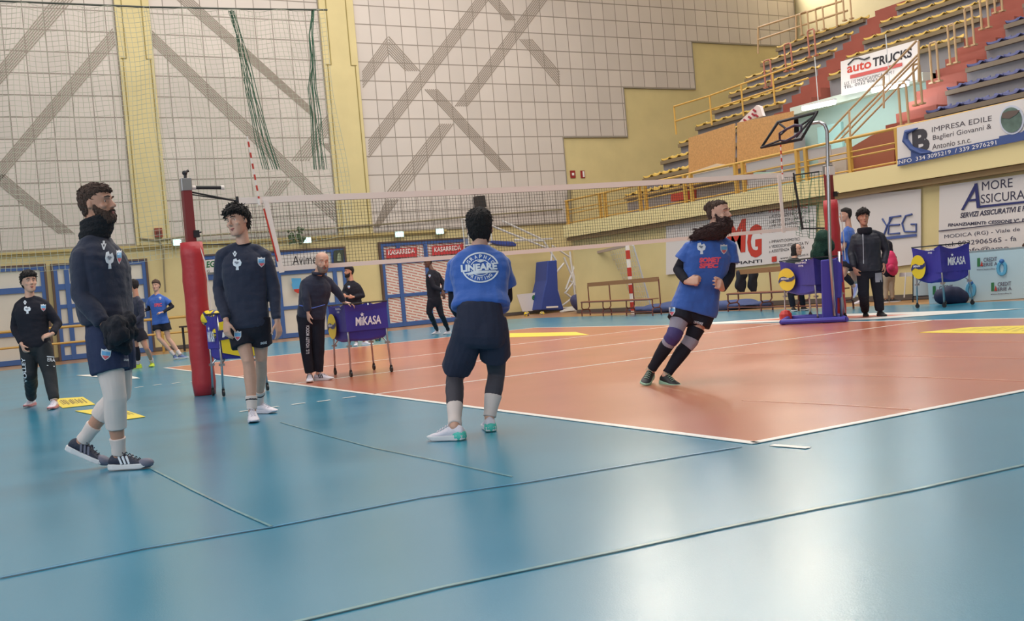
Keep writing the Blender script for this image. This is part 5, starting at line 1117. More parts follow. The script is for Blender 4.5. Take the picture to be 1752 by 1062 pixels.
SWEAT = [(-.06, .172, .122, 0), (-.02, .182, .132, 0), (.10, .186, .136, 0), (.28, .183, .132, .0), (.48, .192, .135, .0), (.66, .204, .138, .004), (.78, .198, .128, .002), (.87, .172, .108, -.004), (.935, .125, .085, -.008), (.985, .08, .07, -.004), (1.01, .064, .062, 0)]
TEE = [(-.10, .212, .152, 0), (0, .202, .146, 0), (.15, .180, .128, 0), (.3, .176, .124, .0), (.5, .186, .130, .0), (.68, .200, .134, .004), (.79, .196, .124, .002), (.88, .168, .105, -.004), (.94, .120, .083, -.008), (.985, .08, .068, -.004), (1.0, .066, .060, 0)]
INNER = [(-.05, .15, .10, 0), (.2, .14, .09, 0), (.5, .15, .1, 0), (.75, .15, .09, 0), (.9, .1, .07, 0)]
def build_person(base, D, sc, label, J, look, face, front, top='sweat', topm=None, bottom='shorts', botm=None, skinm=None, hairk='short', hairm=None, vox=.009, hs=1.05, head_up=None, sleeve=None, hands=None, shoes=None, socks=None, legwear=None, shorts_r=(.105, .118, .125), prof=None, dz=0.0, pants=None, shrt=.8, detail=False, neckband=None, tsleeve=.62, waist=.14, torso_scale=1.0, armr=1.0, wr_cuff=True, hem=None):
    """J: joints in picture pixels plus depth offset; feet given by their ground contact or as joints"""
    p = P(base, D, sc, label, vox=vox); j = {k: (v if isinstance(v, Vector) else p.j(*v)) for k, v in J.items()}; p.J = j; k = sc
    up = UP; hipC = (j['hL']+j['hR'])/2; neck = j['neck']; hs_side = (j['hR']-j['hL']).normalized(); ss = (j['sR']-j['sL']).normalized()
    
    for q_ in 'LR': j['s'+q_] = j['s'+q_]-up*.016*k
    topm = topm or navyc; botm = botm or blackc; skinm = skinm or sk_l
    p.head(j['head'], look, head_up, hs, neck)
    p.trunk(p.body, hipC-up*.04*k, neck, ss, hs_side, front, INNER)
    back = -front
    for s_, a in (('L', -1), ('R', 1)):
        if 'e'+s_ in j:
            p.skin_arm(j['s'+s_].lerp(neck, .12)-up*.02*k, j['e'+s_], j['w'+s_])
            h = (hands or {}).get(s_)
            if h: hand(p.body, j['w'+s_]+h['d'].normalized()*.015*k, h['d'], h['n'], h['t'], k*h.get('s', 1.0), h.get('curl', .35))
        if 'k'+s_ in j: p.skin_leg(j['h'+s_], j['k'+s_], j['a'+s_], (h_back(j['h'+s_], j['k'+s_], j['a'+s_], front)))
    p.finish_body(skinm)
    # upper garment
    m = MB(); pr = prof or (TEE if top == 'tee' else SWEAT); pr = [(t, w*torso_scale, d*torso_scale, o) for t, w, d, o in pr]
    p.trunk(m, hipC+(hem or Vector()), neck, ss, hs_side, front, pr)
    for s_ in 'LR':
        S = j['s'+s_]; E = j.get('e'+s_); W = j.get('w'+s_)
        if E is None: continue
        if top == 'tee':
            q = S.lerp(E, tsleeve); m.tube([S.lerp(neck, .3), S, S.lerp(E, .3), q], [.062*k, .068*k, .074*k, .086*k], 16); m.ball(S, .067*k, 14); m.tube([neck-up*.012*k, S.lerp(neck, .45)+up*.012*k, S+up*.004*k], [.056*k, .058*k, .060*k], 14)
        else:
            r = armr; cuff = E.lerp(W, .97)
            m.tube([S.lerp(neck, .3), S, S.lerp(E, .35), S.lerp(E, .8), E], [.062*k, .068*k, .068*k*r, .061*k*r, .058*k*r], 16); m.ball(S, .067*k, 14); m.ball(E, .058*k*r, 14); m.tube([neck-up*.012*k, S.lerp(neck, .45)+up*.012*k, S+up*.004*k], [.056*k, .058*k, .060*k], 14)
            m.tube([E, E.lerp(W, .3), E.lerp(W, .75), E.lerp(W, .9), cuff], [.058*k*r, .057*k*r, .050*k*r, .047*k*r, .034*k], 16)
    p.top = p.cloth(m, 'tshirt' if top == 'tee' else ('jacket' if top == 'jacket' else 'sweatshirt'), topm, amp=.010, sc=7, it=5); ripple(p.top, .006*k, 16, 4)
    if neckband is not None:
        m = MB(); ax = (j['head']-neck).normalized(); a, b = basis(ax)[1:]; c0 = neck+up*.012*k
        m.tube([c0+a*.068*k*math.cos(t)+b*.066*k*math.sin(t) for t in [2*math.pi*i/20 for i in range(20)]], .008*k, 6, close=True); m.build('collar', neckband, p.T, smooth=True)
    if sleeve is not None:
        for s_ in 'LR':
            if 'e'+s_ in j: p.tube_cloth([j['s'+s_].lerp(j['e'+s_], .35), j['s'+s_].lerp(j['e'+s_], .75), j['e'+s_], j['e'+s_].lerp(j['w'+s_], .3), j['w'+s_]], [.056, .050, .047, .046, .034], 'arm_sleeve', sleeve, amp=.003)
    # lower garment
    m = MB(); ax = up
    rings = []
    for t, w, d in (*(((waist, .150, .106),) if waist > .145 else ()), (.14, .155, .112), (.06, .166, .120), (-.02, .172, .126), (-.08, .168, .118), (-.13, .150, .095), (-.16, .12, .06)): rings.append(oval(hipC+up*t*k, hs_side*w*k, (hs_side.cross(up))*d*k, 22, 2.5))
    m.loft(rings)
    for s_ in 'LR':
        if 'k'+s_ not in j: continue
        H = j['h'+s_]; K = j['k'+s_]; A = j['a'+s_]
        if bottom == 'shorts':
            a, b_, c = shorts_r; q = H.lerp(K, shrt[s_] if isinstance(shrt, dict) else shrt); m.tube([H+up*.05*k, H, H.lerp(q, .5), q], [.10*k, a*k, b_*k, c*k], 18); m.ball(H, a*k*.98, 14)
        elif bottom == 'pants':
            pw = pants or (.100, .092, .072, .068, .062, .058); cuffp = K.lerp(A, .93)
            bk = h_back(H, K, A, front); m.tube([H+up*.04*k, H, H.lerp(K, .5), K, K.lerp(A, .35)+bk*.008*k, K.lerp(A, .7), cuffp], [.09*k]+[x*k for x in pw], 18); m.ball(H, pw[0]*k*.98, 14); m.ball(K, pw[2]*k, 14)
    p.bot = p.cloth(m, 'shorts' if bottom == 'shorts' else 'trousers', botm, amp=.010, sc=8, it=4, seed=3); ripple(p.bot, .005*k, 18, 9)
    # legwear (t0, t1 on the shin line; negative on the thigh)
    def legpt(H, K, A, t): return K.lerp(H, -t) if t < 0 else K.lerp(A, t)
    for s_, lst in (legwear or {}).items():
        H = j['h'+s_]; K = j['k'+s_]; A = j['a'+s_]; bk = h_back(H, K, A, front)
        for (t0, t1, mt, nm, ex) in lst:
            ts = [t0+(t1-t0)*i/7 for i in range(8)]; pts = []; rs = []
            for t in ts:
                r = np.interp(t, [-1, -.5, -.15, 0, .12, .3, .55, .85, 1], [.085, .078, .062, .058, .055, .060, .052, .039, .040]); o = np.interp(t, [-1, 0, .12, .3, .55, .85, 1], [0, 0, .006, .014, .01, 0, 0])
                pts.append(legpt(H, K, A, t)+bk*o*k); rs.append((r+ex)*k)
            m = MB(); m.tube(pts, rs, 18)
            o = m.build(nm, mt, p.T); remesh(o, max(p.vox*.8, .006), 2); ripple(o, .003*k, 20, t0)
    for s_, sh in (shoes or {}).items():
        A = j['a'+s_]; p.shoe(A, sh['d'], sh.get('up', UP), sh['m'], sh['sole'], **{x: y for x, y in sh.items() if x not in ('d', 'up', 'm', 'sole')})
    if hairk: p.hair(hairk, hairm or hair_d)
    for nm_ in ('tshirt', 'sweatshirt', 'jacket'):
        for o_ in p.parts.get(nm_, []): ripple(o_, .004*k, 11, 21, 2.2); ripple(o_, .006*k, 5, 33, .7)
    return p
def h_back(H, K, A, front):
    d = (A-H).normalized(); f = front-d*front.dot(d); return -f.normalized() if f.length > 1e-3 else -front
VV = P.vec
def gA(px, py, h=.088):           # ankle above a ground contact seen at a pixel
    g = G(px, py); return Vector((g.x, g.y, h))
# ------------------------------------------------------------------ the cast
down = VV(0, -1, 0)
# 1 tall bearded player walking at the left
D1 = depth(G(215, 803))
f1 = VV(.82, 0, -.57)
p = build_person((200, 800), D1, 1.07, 'tall bearded person in black neck warmer and white leggings walking at left',
 dict(head=(166, 350, 0), neck=(164, 404, 0), sL=(143, 434, -.15), sR=(190, 430, .15), eL=(140, 506, -.18), wL=(178, 556, -.24), eR=(207, 500, .12), wR=(208, 560, -.06),
      hL=(176, 572, -.08), hR=(196, 571, .10), kL=(197, 674, -.10), kR=(207, 672, .14), aL=gA(206, 803, .095), aR=(139, 756, .22)),
 VV(.98, .04, -.16), None, f1, hs=1.1, vox=.006, botm=mat('shorts_navy', (34, 44, 76), .85, bump=.3, bscale=22), hairm=hair_b, shrt=.62, shorts_r=(.112, .120, .114), armr=1.06, prof=[(.11, .178, .128, 0), (.14, .190, .138, 0), (.22, .192, .142, 0), (.34, .190, .140, .0), (.50, .196, .142, .0), (.66, .206, .144, .004), (.78, .198, .132, .002), (.87, .172, .110, -.004), (.935, .125, .085, -.008), (.985, .08, .070, -.004), (1.01, .064, .062, 0)], torso_scale=1.04, skinm=sk_m,
 hands=dict(L=dict(d=VV(.8, -.4, 0), n=VV(0, .5, -1), t=VV(0, 1, 0), curl=.7), R=dict(d=VV(-.2, -1, -.2), n=VV(.8, 0, .3), t=VV(0, 0, -1), curl=.6)),
 legwear=dict(L=[(-.62, .54, wht, 'leg_sleeve', .012), (.70, .97, wht, 'sock', .006)], R=[(-.62, .50, wht, 'leg_sleeve', .012), (.66, .97, wht, 'sock', .006)]),
 shoes=dict(L=dict(d=VV(1, 0, -.12), m=shoe_n, sole=solew, stripes=emw, toe=shoe_g, L=.285), R=dict(d=VV(.88, -.47, .05), up=VV(.47, .88, 0), m=shoe_n, sole=solew, toe=shoe_g, L=.285, stripes=shoe_g)))
p.face_parts(hair_b); p.beard(hair_b, .007, -.02)
m = MB(); M = p.HM; k = 1.1
for z, rr, dy in ((-.185, .088, -.035), (-.165, .094, -.03), (-.145, .088, -.02), (-.125, .094, -.014), (-.108, .090, -.012), (-.095, .092, -.014)): m.tube([M@Vector((rr*.9*math.cos(t), dy+rr*1.0*math.sin(t), z+.016*math.sin(t))) for t in [2*math.pi*i/22 for i in range(22)]], .016*k, 8, close=True)
m.tube([M@Vector((0, -.035, -.20)), M@Vector((0, -.02, -.10))], [.088*k, .082*k], 20)
p.cloth(m, 'neck_warmer', mat('knit_black', (30, 29, 34), .95, bump=1.0, bscale=70), vox=.006, amp=.004, sc=40)
tp = [p.top]
p.rooster(tp, 187, 445, 15, 30); p.vlogo(tp, 177, 421, 9, 13); p.crest(tp, 203, 439, 9, 24)
p.crest([p.bot], 181, 606, 17, 19, .12); p.words([p.bot], 'LINEARE', (211, 617), (219, 617.5), (211, 613.5), 'lettering', emw)
m = MB()
for x, y, d_, r in ((204, 558, -.22, .075), (196, 565, -.25, .07), (214, 552, -.16, .07), (212, 572, -.18, .08), (203, 584, -.19, .075), (214, 590, -.15, .06), (193, 579, -.2, .06), (218, 566, -.1, .06), (189, 556, -.27, .055), (183, 558, -.26, .045), (206, 574, -.3, .07), (198, 556, -.3, .06)): m.ball(at(x, y, D1+d_), r, 12)
o = m.build('bundled_garment', mat('knit_black2', (27, 27, 36), .95, bump=.6, bscale=30)); tag(o, 'black garment bundled in the hands of the tall bearded player at left', 'garment'); remesh(o, .008); ripple(o, .03, 12); ripple(o, .01, 40)

# 2 tall young player facing us
D2 = depth(G(440, 716))
p = build_person((440, 716), D2, 1.04, 'tall person with curly dark hair and black shorts before the left ball cart',
 dict(head=(406, 379, -.03), neck=(416, 421, 0), sL=(380, 436, 0), sR=(453, 434, .02), eL=(374, 494, .02), wL=(387, 548, -.16), eR=(468, 493, .03), wR=(474, 548, -.04),
      hL=(408, 553, 0), hR=(444, 553, 0), kL=(425, 618, -.08), kR=(447, 612, .10), aL=gA(433, 719), aR=gA(444, 706)),
 VV(-.36, -.06, -.93), None, VV(-.12, 0, -1), hs=1.13, head_up=VV(-.16, 1, 0), vox=.006, hairk='curly', hairm=hair_d, shrt=.60, shorts_r=(.102, .108, .112), armr=1.0, neckband=blackc,
 hands=dict(L=dict(d=VV(.05, -1, -.25), n=VV(-.5, 0, -.9), t=VV(.6, 0, -.6), curl=.45), R=dict(d=VV(.12, -1, -.1), n=VV(.9, 0, -.5), t=VV(-.4, 0, -.9), curl=.38)),
 legwear=dict(L=[(.70, .97, wht, 'sock', .007), (.755, .79, blackc, 'sock_band', .0095)], R=[(.70, .97, wht, 'sock', .007), (.755, .79, blackc, 'sock_band', .0095)]),
 shoes=dict(L=dict(d=VV(.30, 0, -1), m=shoe_w, sole=shoe_w, L=.31), R=dict(d=VV(.85, 0, -.6), m=shoe_w, sole=shoe_w, L=.31)))
p.face_parts(hair_d); tp = [p.top]; p.rooster(tp, 406, 452, 15, 20); p.vlogo(tp, 402, 435, 8, 8); p.crest(tp, 447, 448, 13, 17); p.crest([p.bot], 407, 574, 12, 17); p.words([p.bot], 'LINEARE', (446, 589), (456, 587.5), (446, 585), 'lettering', emw)

# 3 bald coach leaning on the cart
D3 = depth(G(540, 652))
p = build_person((540, 652), D3, 1.0, 'bald grey-bearded person in navy jacket with one hand on a ball cart',
 dict(head=(551, 449, -.05), neck=(543, 471, 0), sL=(524, 482, -.08), sR=(561, 480, .12), eL=(523, 508, -.16), wL=(527, 533, -.16), eR=(577, 499, .16), wR=(588, 517, .22),
      hL=(521, 540, 0), hR=(543, 540, .05), kL=(523, 590, -.03), kR=(545, 589, .05), aL=gA(531, 653), aR=gA(546, 651)),
 VV(.42, -.12, -.9), None, VV(.5, 0, -.86), top='jacket', bottom='pants', hs=1.1, head_up=VV(.1, 1, 0), vox=.009, hairk=None, topm=navyc, torso_scale=1.04, pants=(.105, .098, .08, .074, .068, .062),
 hands=dict(L=dict(d=VV(0, -1, -.1), n=VV(-.8, 0, -.5), t=VV(.6, 0, -.8), curl=.4), R=dict(d=VV(.9, -.25, .1), n=VV(0, 1, 0), t=VV(0, 0, -1), curl=.5)),
 shoes=dict(L=dict(d=VV(.15, 0, -1), m=shoe_w, sole=solew, stripes=shoe_k), R=dict(d=VV(.95, 0, -.35), m=shoe_w, sole=solew, stripes=shoe_k)))
p.face_parts(hair_g); p.beard(hair_g, .003, -.03, .002)
p.words([p.bot], 'U.S. VOLLEY', (529, 605), (529, 576), (523.5, 605), 'lettering', emw, sub=1); p.words([p.bot], 'MODICA', (529, 574), (529, 556), (523.5, 574), 'lettering', emw, sub=1)
m = MB(); m.tube([p.j(512, 522, -.13), p.j(535, 527, -.16), p.j(556, 521, -.05)], .006, 5); m.build('hem_piping', mat('piping_blue', (70, 100, 190), .6), p.T)
m = MB(); c = p.j(545, 466, -.02); m.tube([c+Vector((.075*math.cos(t), .07*math.sin(t), .02*math.sin(t))) for t in [2*math.pi*i/18 for i in range(18)]], .022, 8, close=True); m.build('collar', navyc, p.T, smooth=True)

# 4 player seen from behind
D4 = 7.45
p = build_person((812, 745), D4, 1.03, 'person seen from behind, blue t-shirt with a round white print, knees bent',
 dict(head=(821, 391, .10), neck=(820, 424, .09), sL=(780, 452, .08), sR=(859, 450, .08), eL=(778, 522, .12), wL=(800, 556, .42), eR=(866, 510, .18), wR=(846, 540, .46),
      hL=(804, 556, -.10), hR=(843, 556, -.10), kL=(778, 641, .12), kR=(850, 637, .15), aL=gA(780, 752), aR=gA(839, 736)),
 VV(.02, .15, 1), None, VV(0, 0, 1), top='tee', topm=bluec, hs=1.13, vox=.006, hairk='short', hairm=hair_d, shrt=dict(L=.90, R=.66), shorts_r=(.108, .112, .108), sleeve=blackc, botm=mat('shorts_black', (40, 42, 62), .85, bump=.3, bscale=22), torso_scale=1.02, tsleeve=.62,
 hands=dict(L=dict(d=VV(.3, -.2, 1), n=VV(-.3, 1, 0), t=VV(1, 0, 0), curl=.5), R=dict(d=VV(-.3, -.2, 1), n=VV(.3, 1, 0), t=VV(-1, 0, 0), curl=.5)),
 legwear=dict(L=[(-.6, .62, legc, 'legging', .006), (.60, .97, wht, 'sock', .008)], R=[(-.6, .50, legc, 'legging', .006), (.48, .97, wht, 'sock', .008)]),
 shoes=dict(L=dict(d=VV(-.72, 0, .35), m=shoe_w, sole=solew, heel=mint, L=.28), R=dict(d=VV(-.12, 0, 1), m=shoe_w, sole=solew, heel=mint, L=.28)),
 waist=.165, prof=[(.20, .196, .150, 0), (.235, .206, .160, 0), (.29, .202, .154, 0), (.38, .188, .138, .0), (.5, .192, .132, .0), (.68, .204, .134, .004), (.79, .198, .124, .002), (.88, .170, .105, -.004), (.94, .122, .083, -.008), (.985, .08, .068, -.004), (1.0, .066, .060, 0)])
m = p.top; tp = [m]; cx, cy, rx, ry = 822, 458, 31, 26
def ringpoly(rx0, ry0, rx1, ry1, a0=0, a1=360, n=40):
    A = [math.radians(a0+(a1-a0)*i/n) for i in range(n+1)]; v = [(cx+rx0*math.cos(a), cy+ry0*math.sin(a)) for a in A]+[(cx+rx1*math.cos(a), cy+ry1*math.sin(a)) for a in A]
    return v, [(i, i+1, n+2+i, n+1+i) for i in range(n)]
for a0, a1 in ((12, 168), (196, 345)): v, f = ringpoly(31.5, 26, 29, 23.6, a0, a1); p.decal(tp, v, f, 'print_ring', emw, .005, 1)
for a0, a1 in ((200, 340), (20, 160)): v, f = ringpoly(17.5, 14, 16, 12.6, a0, a1); p.decal(tp, v, f, 'print_ring', emw, .005, 1)
p.words(tp, 'LINEARE', (789.5, 465.5), (850.5, 461), (788.5, 453.5), 'lettering', emw, .05)
p.decal(tp, [(793, 469.5), (812, 463.8), (848, 462.8), (853, 466), (820, 466.5), (806, 469.5)], [(0, 1, 2, 3, 4, 5)], 'print_swash', emw, .006, 2)
p.decal(tp, [(815, 447.5), (822, 445), (829, 447), (822, 449.5)], [(0, 1, 2, 3)], 'print_diamond', emw, .006, 1)
for i, ch in enumerate('GRAPHIC'):
    a = math.radians(-150+20*i); x, y = cx+23.5*math.cos(a), cy+19*math.sin(a); t = a+math.pi/2; w = .7 if ch == 'I' else 2.5; ex = (math.cos(t)*w, math.sin(t)*w); ey = (math.cos(a)*3.2, math.sin(a)*3.2)
    p.words(tp, ch, (x-ex[0]-ey[0], y-ex[1]-ey[1]), (x+ex[0]-ey[0], y+ex[1]-ey[1]), (x-ex[0]+ey[0], y-ex[1]+ey[1]), 'letter', emw, .03, 0)
for i, ch in enumerate('PRINTING'):
    a = math.radians(138-13.5*i); x, y = cx+23.5*math.cos(a), cy+18.5*math.sin(a); t = a-math.pi/2; w = .6 if ch == 'I' else 2.1; ex = (math.cos(t)*w, math.sin(t)*w); ey = (-math.cos(a)*3, -math.sin(a)*3)
    p.words(tp, ch, (x-ex[0]-ey[0], y-ex[1]-ey[1]), (x+ex[0]-ey[0], y+ex[1]-ey[1]), (x-ex[0]+ey[0], y-ex[1]+ey[1]), 'letter', emw, .03, 0)

# 5 long-bearded player hopping on the court
D5 = depth(G(1122, 657))
pad_p = mat('knee_pad', (64, 54, 110), .7)
p = build_person((1122, 657), D5, 1.03, 'person with very long sideways blown beard jogging in blue t-shirt',
 dict(head=(1230, 367, 0), neck=(1219, 404, 0), sL=(1181, 422, -.02), sR=(1249, 420, .04), eL=(1160, 461, .02), wL=(1174, 482, -.17), eR=(1249, 470, .03), wR=(1236, 494, -.16),
      hL=(1170, 526, 0), hR=(1206, 528, .02), kL=(1153, 574, -.10), kR=(1181, 584, .0), aL=(1113, 634, .08), aR=(1139, 642, -.04)),
 VV(.72, .03, -.7), None, VV(.32, 0, -.94), top='tee', topm=bluec, hs=1.06, vox=.006, hairk='bun', hairm=hair_b, shrt=.48, shorts_r=(.108, .114, .114), sleeve=blackc, tsleeve=.58, torso_scale=1.06,
 hands=dict(L=dict(d=VV(.75, .05, -.5), n=VV(-.3, .5, -.9), t=VV(0, 1, -.2), curl=1.75, s=1.1), R=dict(d=VV(-.3, .35, -.8), n=VV(.6, 0, -.8), t=VV(-.1, 1, 0), curl=1.75, s=1.1)),
 legwear=dict(L=[(-.72, .26, greyc, 'leg_sleeve', .006), (-.18, .16, pad_p, 'knee_pad', .014), (.24, .95, blackc, 'sock', .006)], R=[(-.42, .22, blackc, 'leg_sleeve', .006), (-.1, .16, greyc, 'knee_pad', .012), (.18, .95, blackc, 'sock', .006)]),
 shoes=dict(L=dict(d=VV(-.40, -.22, -.9), up=VV(.2, 1, -.3), m=shoe_k, sole=mat('sole_sage', (150, 186, 160), .5), L=.27, laces=mat('lace_sage', (140, 170, 150), .6)), R=dict(d=VV(.42, -.1, -.9), up=VV(.1, 1, -.2), m=shoe_k, sole=mat('sole_sage', (150, 186, 160), .5), L=.27, laces=mat('lace_sage', (140, 170, 150), .6))),
 prof=[(-.06, .200, .145, 0), (.02, .202, .145, 0), (.15, .190, .136, 0), (.3, .184, .130, .0), (.5, .190, .132, .0), (.68, .204, .136, .004), (.79, .198, .126, .002), (.88, .170, .105, -.004), (.94, .122, .083, -.008), (.985, .08, .068, -.004), (1.0, .066, .060, 0)])
p.face_parts(hair_r); p.beard(hair_r, .014, -.02, .004)
m = MB(); P5 = [(1241, 380, -.08, .050), (1238, 390, -.10, .072), (1227, 396, -.11, .082), (1212, 398, -.11, .072), (1198, 401, -.10, .050), (1184, 405, -.08, .022)]
m.tube([p.j(x, y, d_) for x, y, d_, r in P5], [r for *_, r in P5], 14)
for x, y, d_, r in P5: m.ball(p.j(x, y, d_), r, 12)
for i in range(16): a = i/15; m.tube([p.j(1236-a*6, 384+a*6, -.13), p.j(1214-a*8, 388+a*16, -.15), p.j(1188-a*4, 393+a*18, -.1)], [.02, .018, .004], 6)
o = m.build('beard_sweep', hair_r, p.T); remesh(o, .008, 2); ripple(o, .012, 30); ripple(o, .006, 80)
tufts(o, 700, lambda q: HR*-1+UP*-.25, .045, .004, .10, 5, .2)
tp = [p.top]; p.rooster(tp, 1200, 425, 15, 20); p.crest(tp, 1238, 426, 12, 17); p.crest([p.bot], 1150, 532, 11, 15)
for t, y in (('SOMET', 448.5), ('SPEC', 458)): p.words(tp, t, (1196, y+1), (1196+(36 if t == 'SOMET' else 32), y), (1197, y-8), 'lettering', mat('print_coral', (224, 82, 104), .6), .07, 1)
p.words([p.bot], 'LINEARE', (1187, 552), (1202, 556), (1188, 548), 'lettering', emw)

# 6 man in dark jacket at right
D6 = depth(G(1492, 543))
p = build_person((1492, 543), D6, 1.0, 'dark-haired person in black padded jacket standing right of the referee stand',
 dict(head=(1477, 372, -.03), neck=(1480, 395, 0), sL=(1463, 405, 0), sR=(1507, 402, .02), eL=(1457, 432, .02), wL=(1461, 458, -.10), eR=(1516, 430, .03), wR=(1512, 452, -.06),
      hL=(1475, 460, 0), hR=(1498, 460, 0), kL=(1478, 501, -.02), kR=(1502, 500, 0), aL=gA(1481, 541), aR=gA(1506, 541)),
 VV(-.12, -.03, -1), None, VV(-.05, 0, -1), top='jacket', topm=mat('padded_black', (34, 36, 50), .6, bump=.4, bscale=12), bottom='pants', hs=1.1, vox=.009, hairk='bowl', hairm=hair_d, torso_scale=1.16, armr=1.12, skinm=sk_m, botm=blackc, pants=(.1, .1, .088, .084, .08, .072),
 hands=dict(L=dict(d=VV(.3, -1, -.2), n=VV(-.8, 0, -.5), t=VV(.6, 0, -.8), curl=.5), R=dict(d=VV(.1, -1, -.1), n=VV(.8, 0, -.5), t=VV(-.6, 0, -.8), curl=.5)),
 shoes=dict(L=dict(d=VV(-.3, 0, -1), m=shoe_k, sole=shoe_k), R=dict(d=VV(.05, 0, -1), m=shoe_k, sole=shoe_k)))
p.face_parts(hair_d); tp = [p.top]; p.crest(tp, 1487, 394, 7, 9); p.vlogo(tp, 1464, 397, 5, 5)
p.decal(tp, [(1475.5, 398), (1476.8, 398), (1478.2, 451), (1476.8, 451)], [(0, 1, 2, 3)], 'zip', mat('zip_grey', (170, 172, 184), .4), .006, 3)
p.decal([p.bot], [(1497, 467), (1508, 466), (1509, 482), (1498, 483)], [(0, 1, 2, 3)], 'print_patch', mat('patch_grey', (150, 150, 160), .6), .006, 1)
m = MB(); c = p.j(1479, 391, -.02)
for i in range(3): m.tube([c+Vector((.10*math.cos(t), .095*math.sin(t), .028*i-.065)) for t in [2*math.pi*a/18 for a in range(18)]], .03, 8, close=True)
p.cloth(m, 'collar', blackc, vox=.012, amp=.004)

# 7 player in blue passing behind him
D7 = 20.5
p = build_person((1460, 512), D7, 1.0, 'person in blue shirt jogging to the left, half hidden behind the black padded jacket',
 dict(head=(1447, 368, 0), neck=(1452, 389, 0), sL=(1446, 397, -.14), sR=(1455, 396, .16), eL=(1445, 420, -.22), wL=(1441, 428, -.05), eR=(1462, 415, .25), wR=(1455, 428, .3),
      hL=(1451, 446, -.06), hR=(1457, 446, .08), kL=(1443, 470, -.08), kR=(1462, 478, .1), aL=(1462, 490, -.05), aR=gA(1475, 520)),
 VV(-.95, 0, .1), None, VV(-.92, 0, -.1), top='tee', topm=bluec, hs=1.08, vox=.012, hairk='short', hairm=hair_d, sleeve=None, shrt=.5, tsleeve=.8,
 hands=dict(L=dict(d=VV(-.8, .2, 0), n=VV(0, 0, -1), t=VV(0, 1, 0), curl=.9)),
 legwear=dict(L=[(.1, .8, blackc, 'sock', .008)], R=[(.1, .9, blackc, 'sock', .008)]),
 shoes=dict(L=dict(d=VV(-.45, -.85, -.2), up=VV(-.8, .5, 0), m=mat('shoe_ice', (150, 160, 214), .6), sole=solew), R=dict(d=VV(-1, 0, 0), m=shoe_w, sole=solew)))
p.face_parts(hair_d)

# 8 small figure with the pink backpack
D8 = 22.6
def gz(px, D, h=.08): q = at(px, 500, D); return Vector((q.x, q.y, h))
p = build_person((1520, 515), D8, .80, 'small person in dark coat and beige trousers with a pink backpack, behind the padded jacket',
 dict(head=(1517, 422, 0), neck=(1520, 436, 0), sL=(1511, 441, 0), sR=(1530, 440, .1), eL=(1508, 455, 0), wL=(1510, 466, -.05), eR=(1531, 456, .1), wR=(1530, 466, 0), hL=(1514, 472, 0), hR=(1525, 472, .05), kL=(1515, 493, 0), kR=(1525, 493, 0), aL=gz(1515, D8), aR=gz(1526, D8)),
 VV(-.5, 0, .8), None, VV(-.6, 0, .8), top='jacket', topm=blackc, bottom='pants', botm=mat('trouser_beige', (176, 158, 138), .8), vox=.012, hairk='hood', hairm=blackc,
 shoes=dict(L=dict(d=VV(-.3, 0, .9), m=shoe_k, sole=solew), R=dict(d=VV(.9, 0, -.3), m=shoe_k, sole=solew)))
T = thing('backpack', p.j(1525, 462, -.15), 'bright pink backpack worn by the small person behind the padded jacket', 'backpack'); m = MB()
for x, y, r in ((1524, 440, .13), (1526, 450, .16), (1527, 459, .15)): m.ball(p.j(x, y, -.2), (r, r*.7, r*1.1), 12)
o = m.build('pack_body', mat('pack_pink', (214, 50, 100), .6), T); remesh(o, .02); ripple(o, .02, 8)
m = MB(); m.ball(p.j(1525, 458, -.36), (.1, .05, .08), 10); m.build('front_pocket', mat('pack_pink2', (190, 40, 88), .6), T, smooth=True)

# 9 woman sitting on the right bench
D9 = depth(G(1362, 531))+.15
p = build_person((1362, 531), D9, .95, 'person with dark hair in a dark green hooded top sitting behind the right net end',
 dict(head=(1363, 427, 0), neck=(1359, 442, 0), sL=(1346, 451, 0), sR=(1371, 450, 0), eL=(1344, 472, 0), wL=(1352, 486, -.3), eR=(1373, 472, 0), wR=(1369, 486, -.3), hL=(1352, 494, 0), hR=(1365, 494, 0), kL=(1352, 497, -.45), kR=(1370, 497, -.45), aL=gz(1355, D9-.45), aR=gz(1372, D9-.45)),
 VV(.75, -.05, -.6), None, VV(.1, 0, -1), topm=mat('cloth_forest', (38, 46, 46), .85), bottom='pants', botm=blackc, vox=.012, hairk='hood', hairm=hair_d, pants=(.1, .09, .075, .07, .065, .06),
 hands=dict(L=dict(d=VV(0, -.2, -1), n=VV(0, 1, 0), t=VV(1, 0, 0), curl=.4), R=dict(d=VV(0, -.2, -1), n=VV(0, 1, 0), t=VV(-1, 0, 0), curl=.4)),
 shoes=dict(L=dict(d=VV(0, 0, -1), m=shoe_k, sole=solew), R=dict(d=VV(.2, 0, -1), m=shoe_k, sole=solew)))
p.face_parts(hair_d)

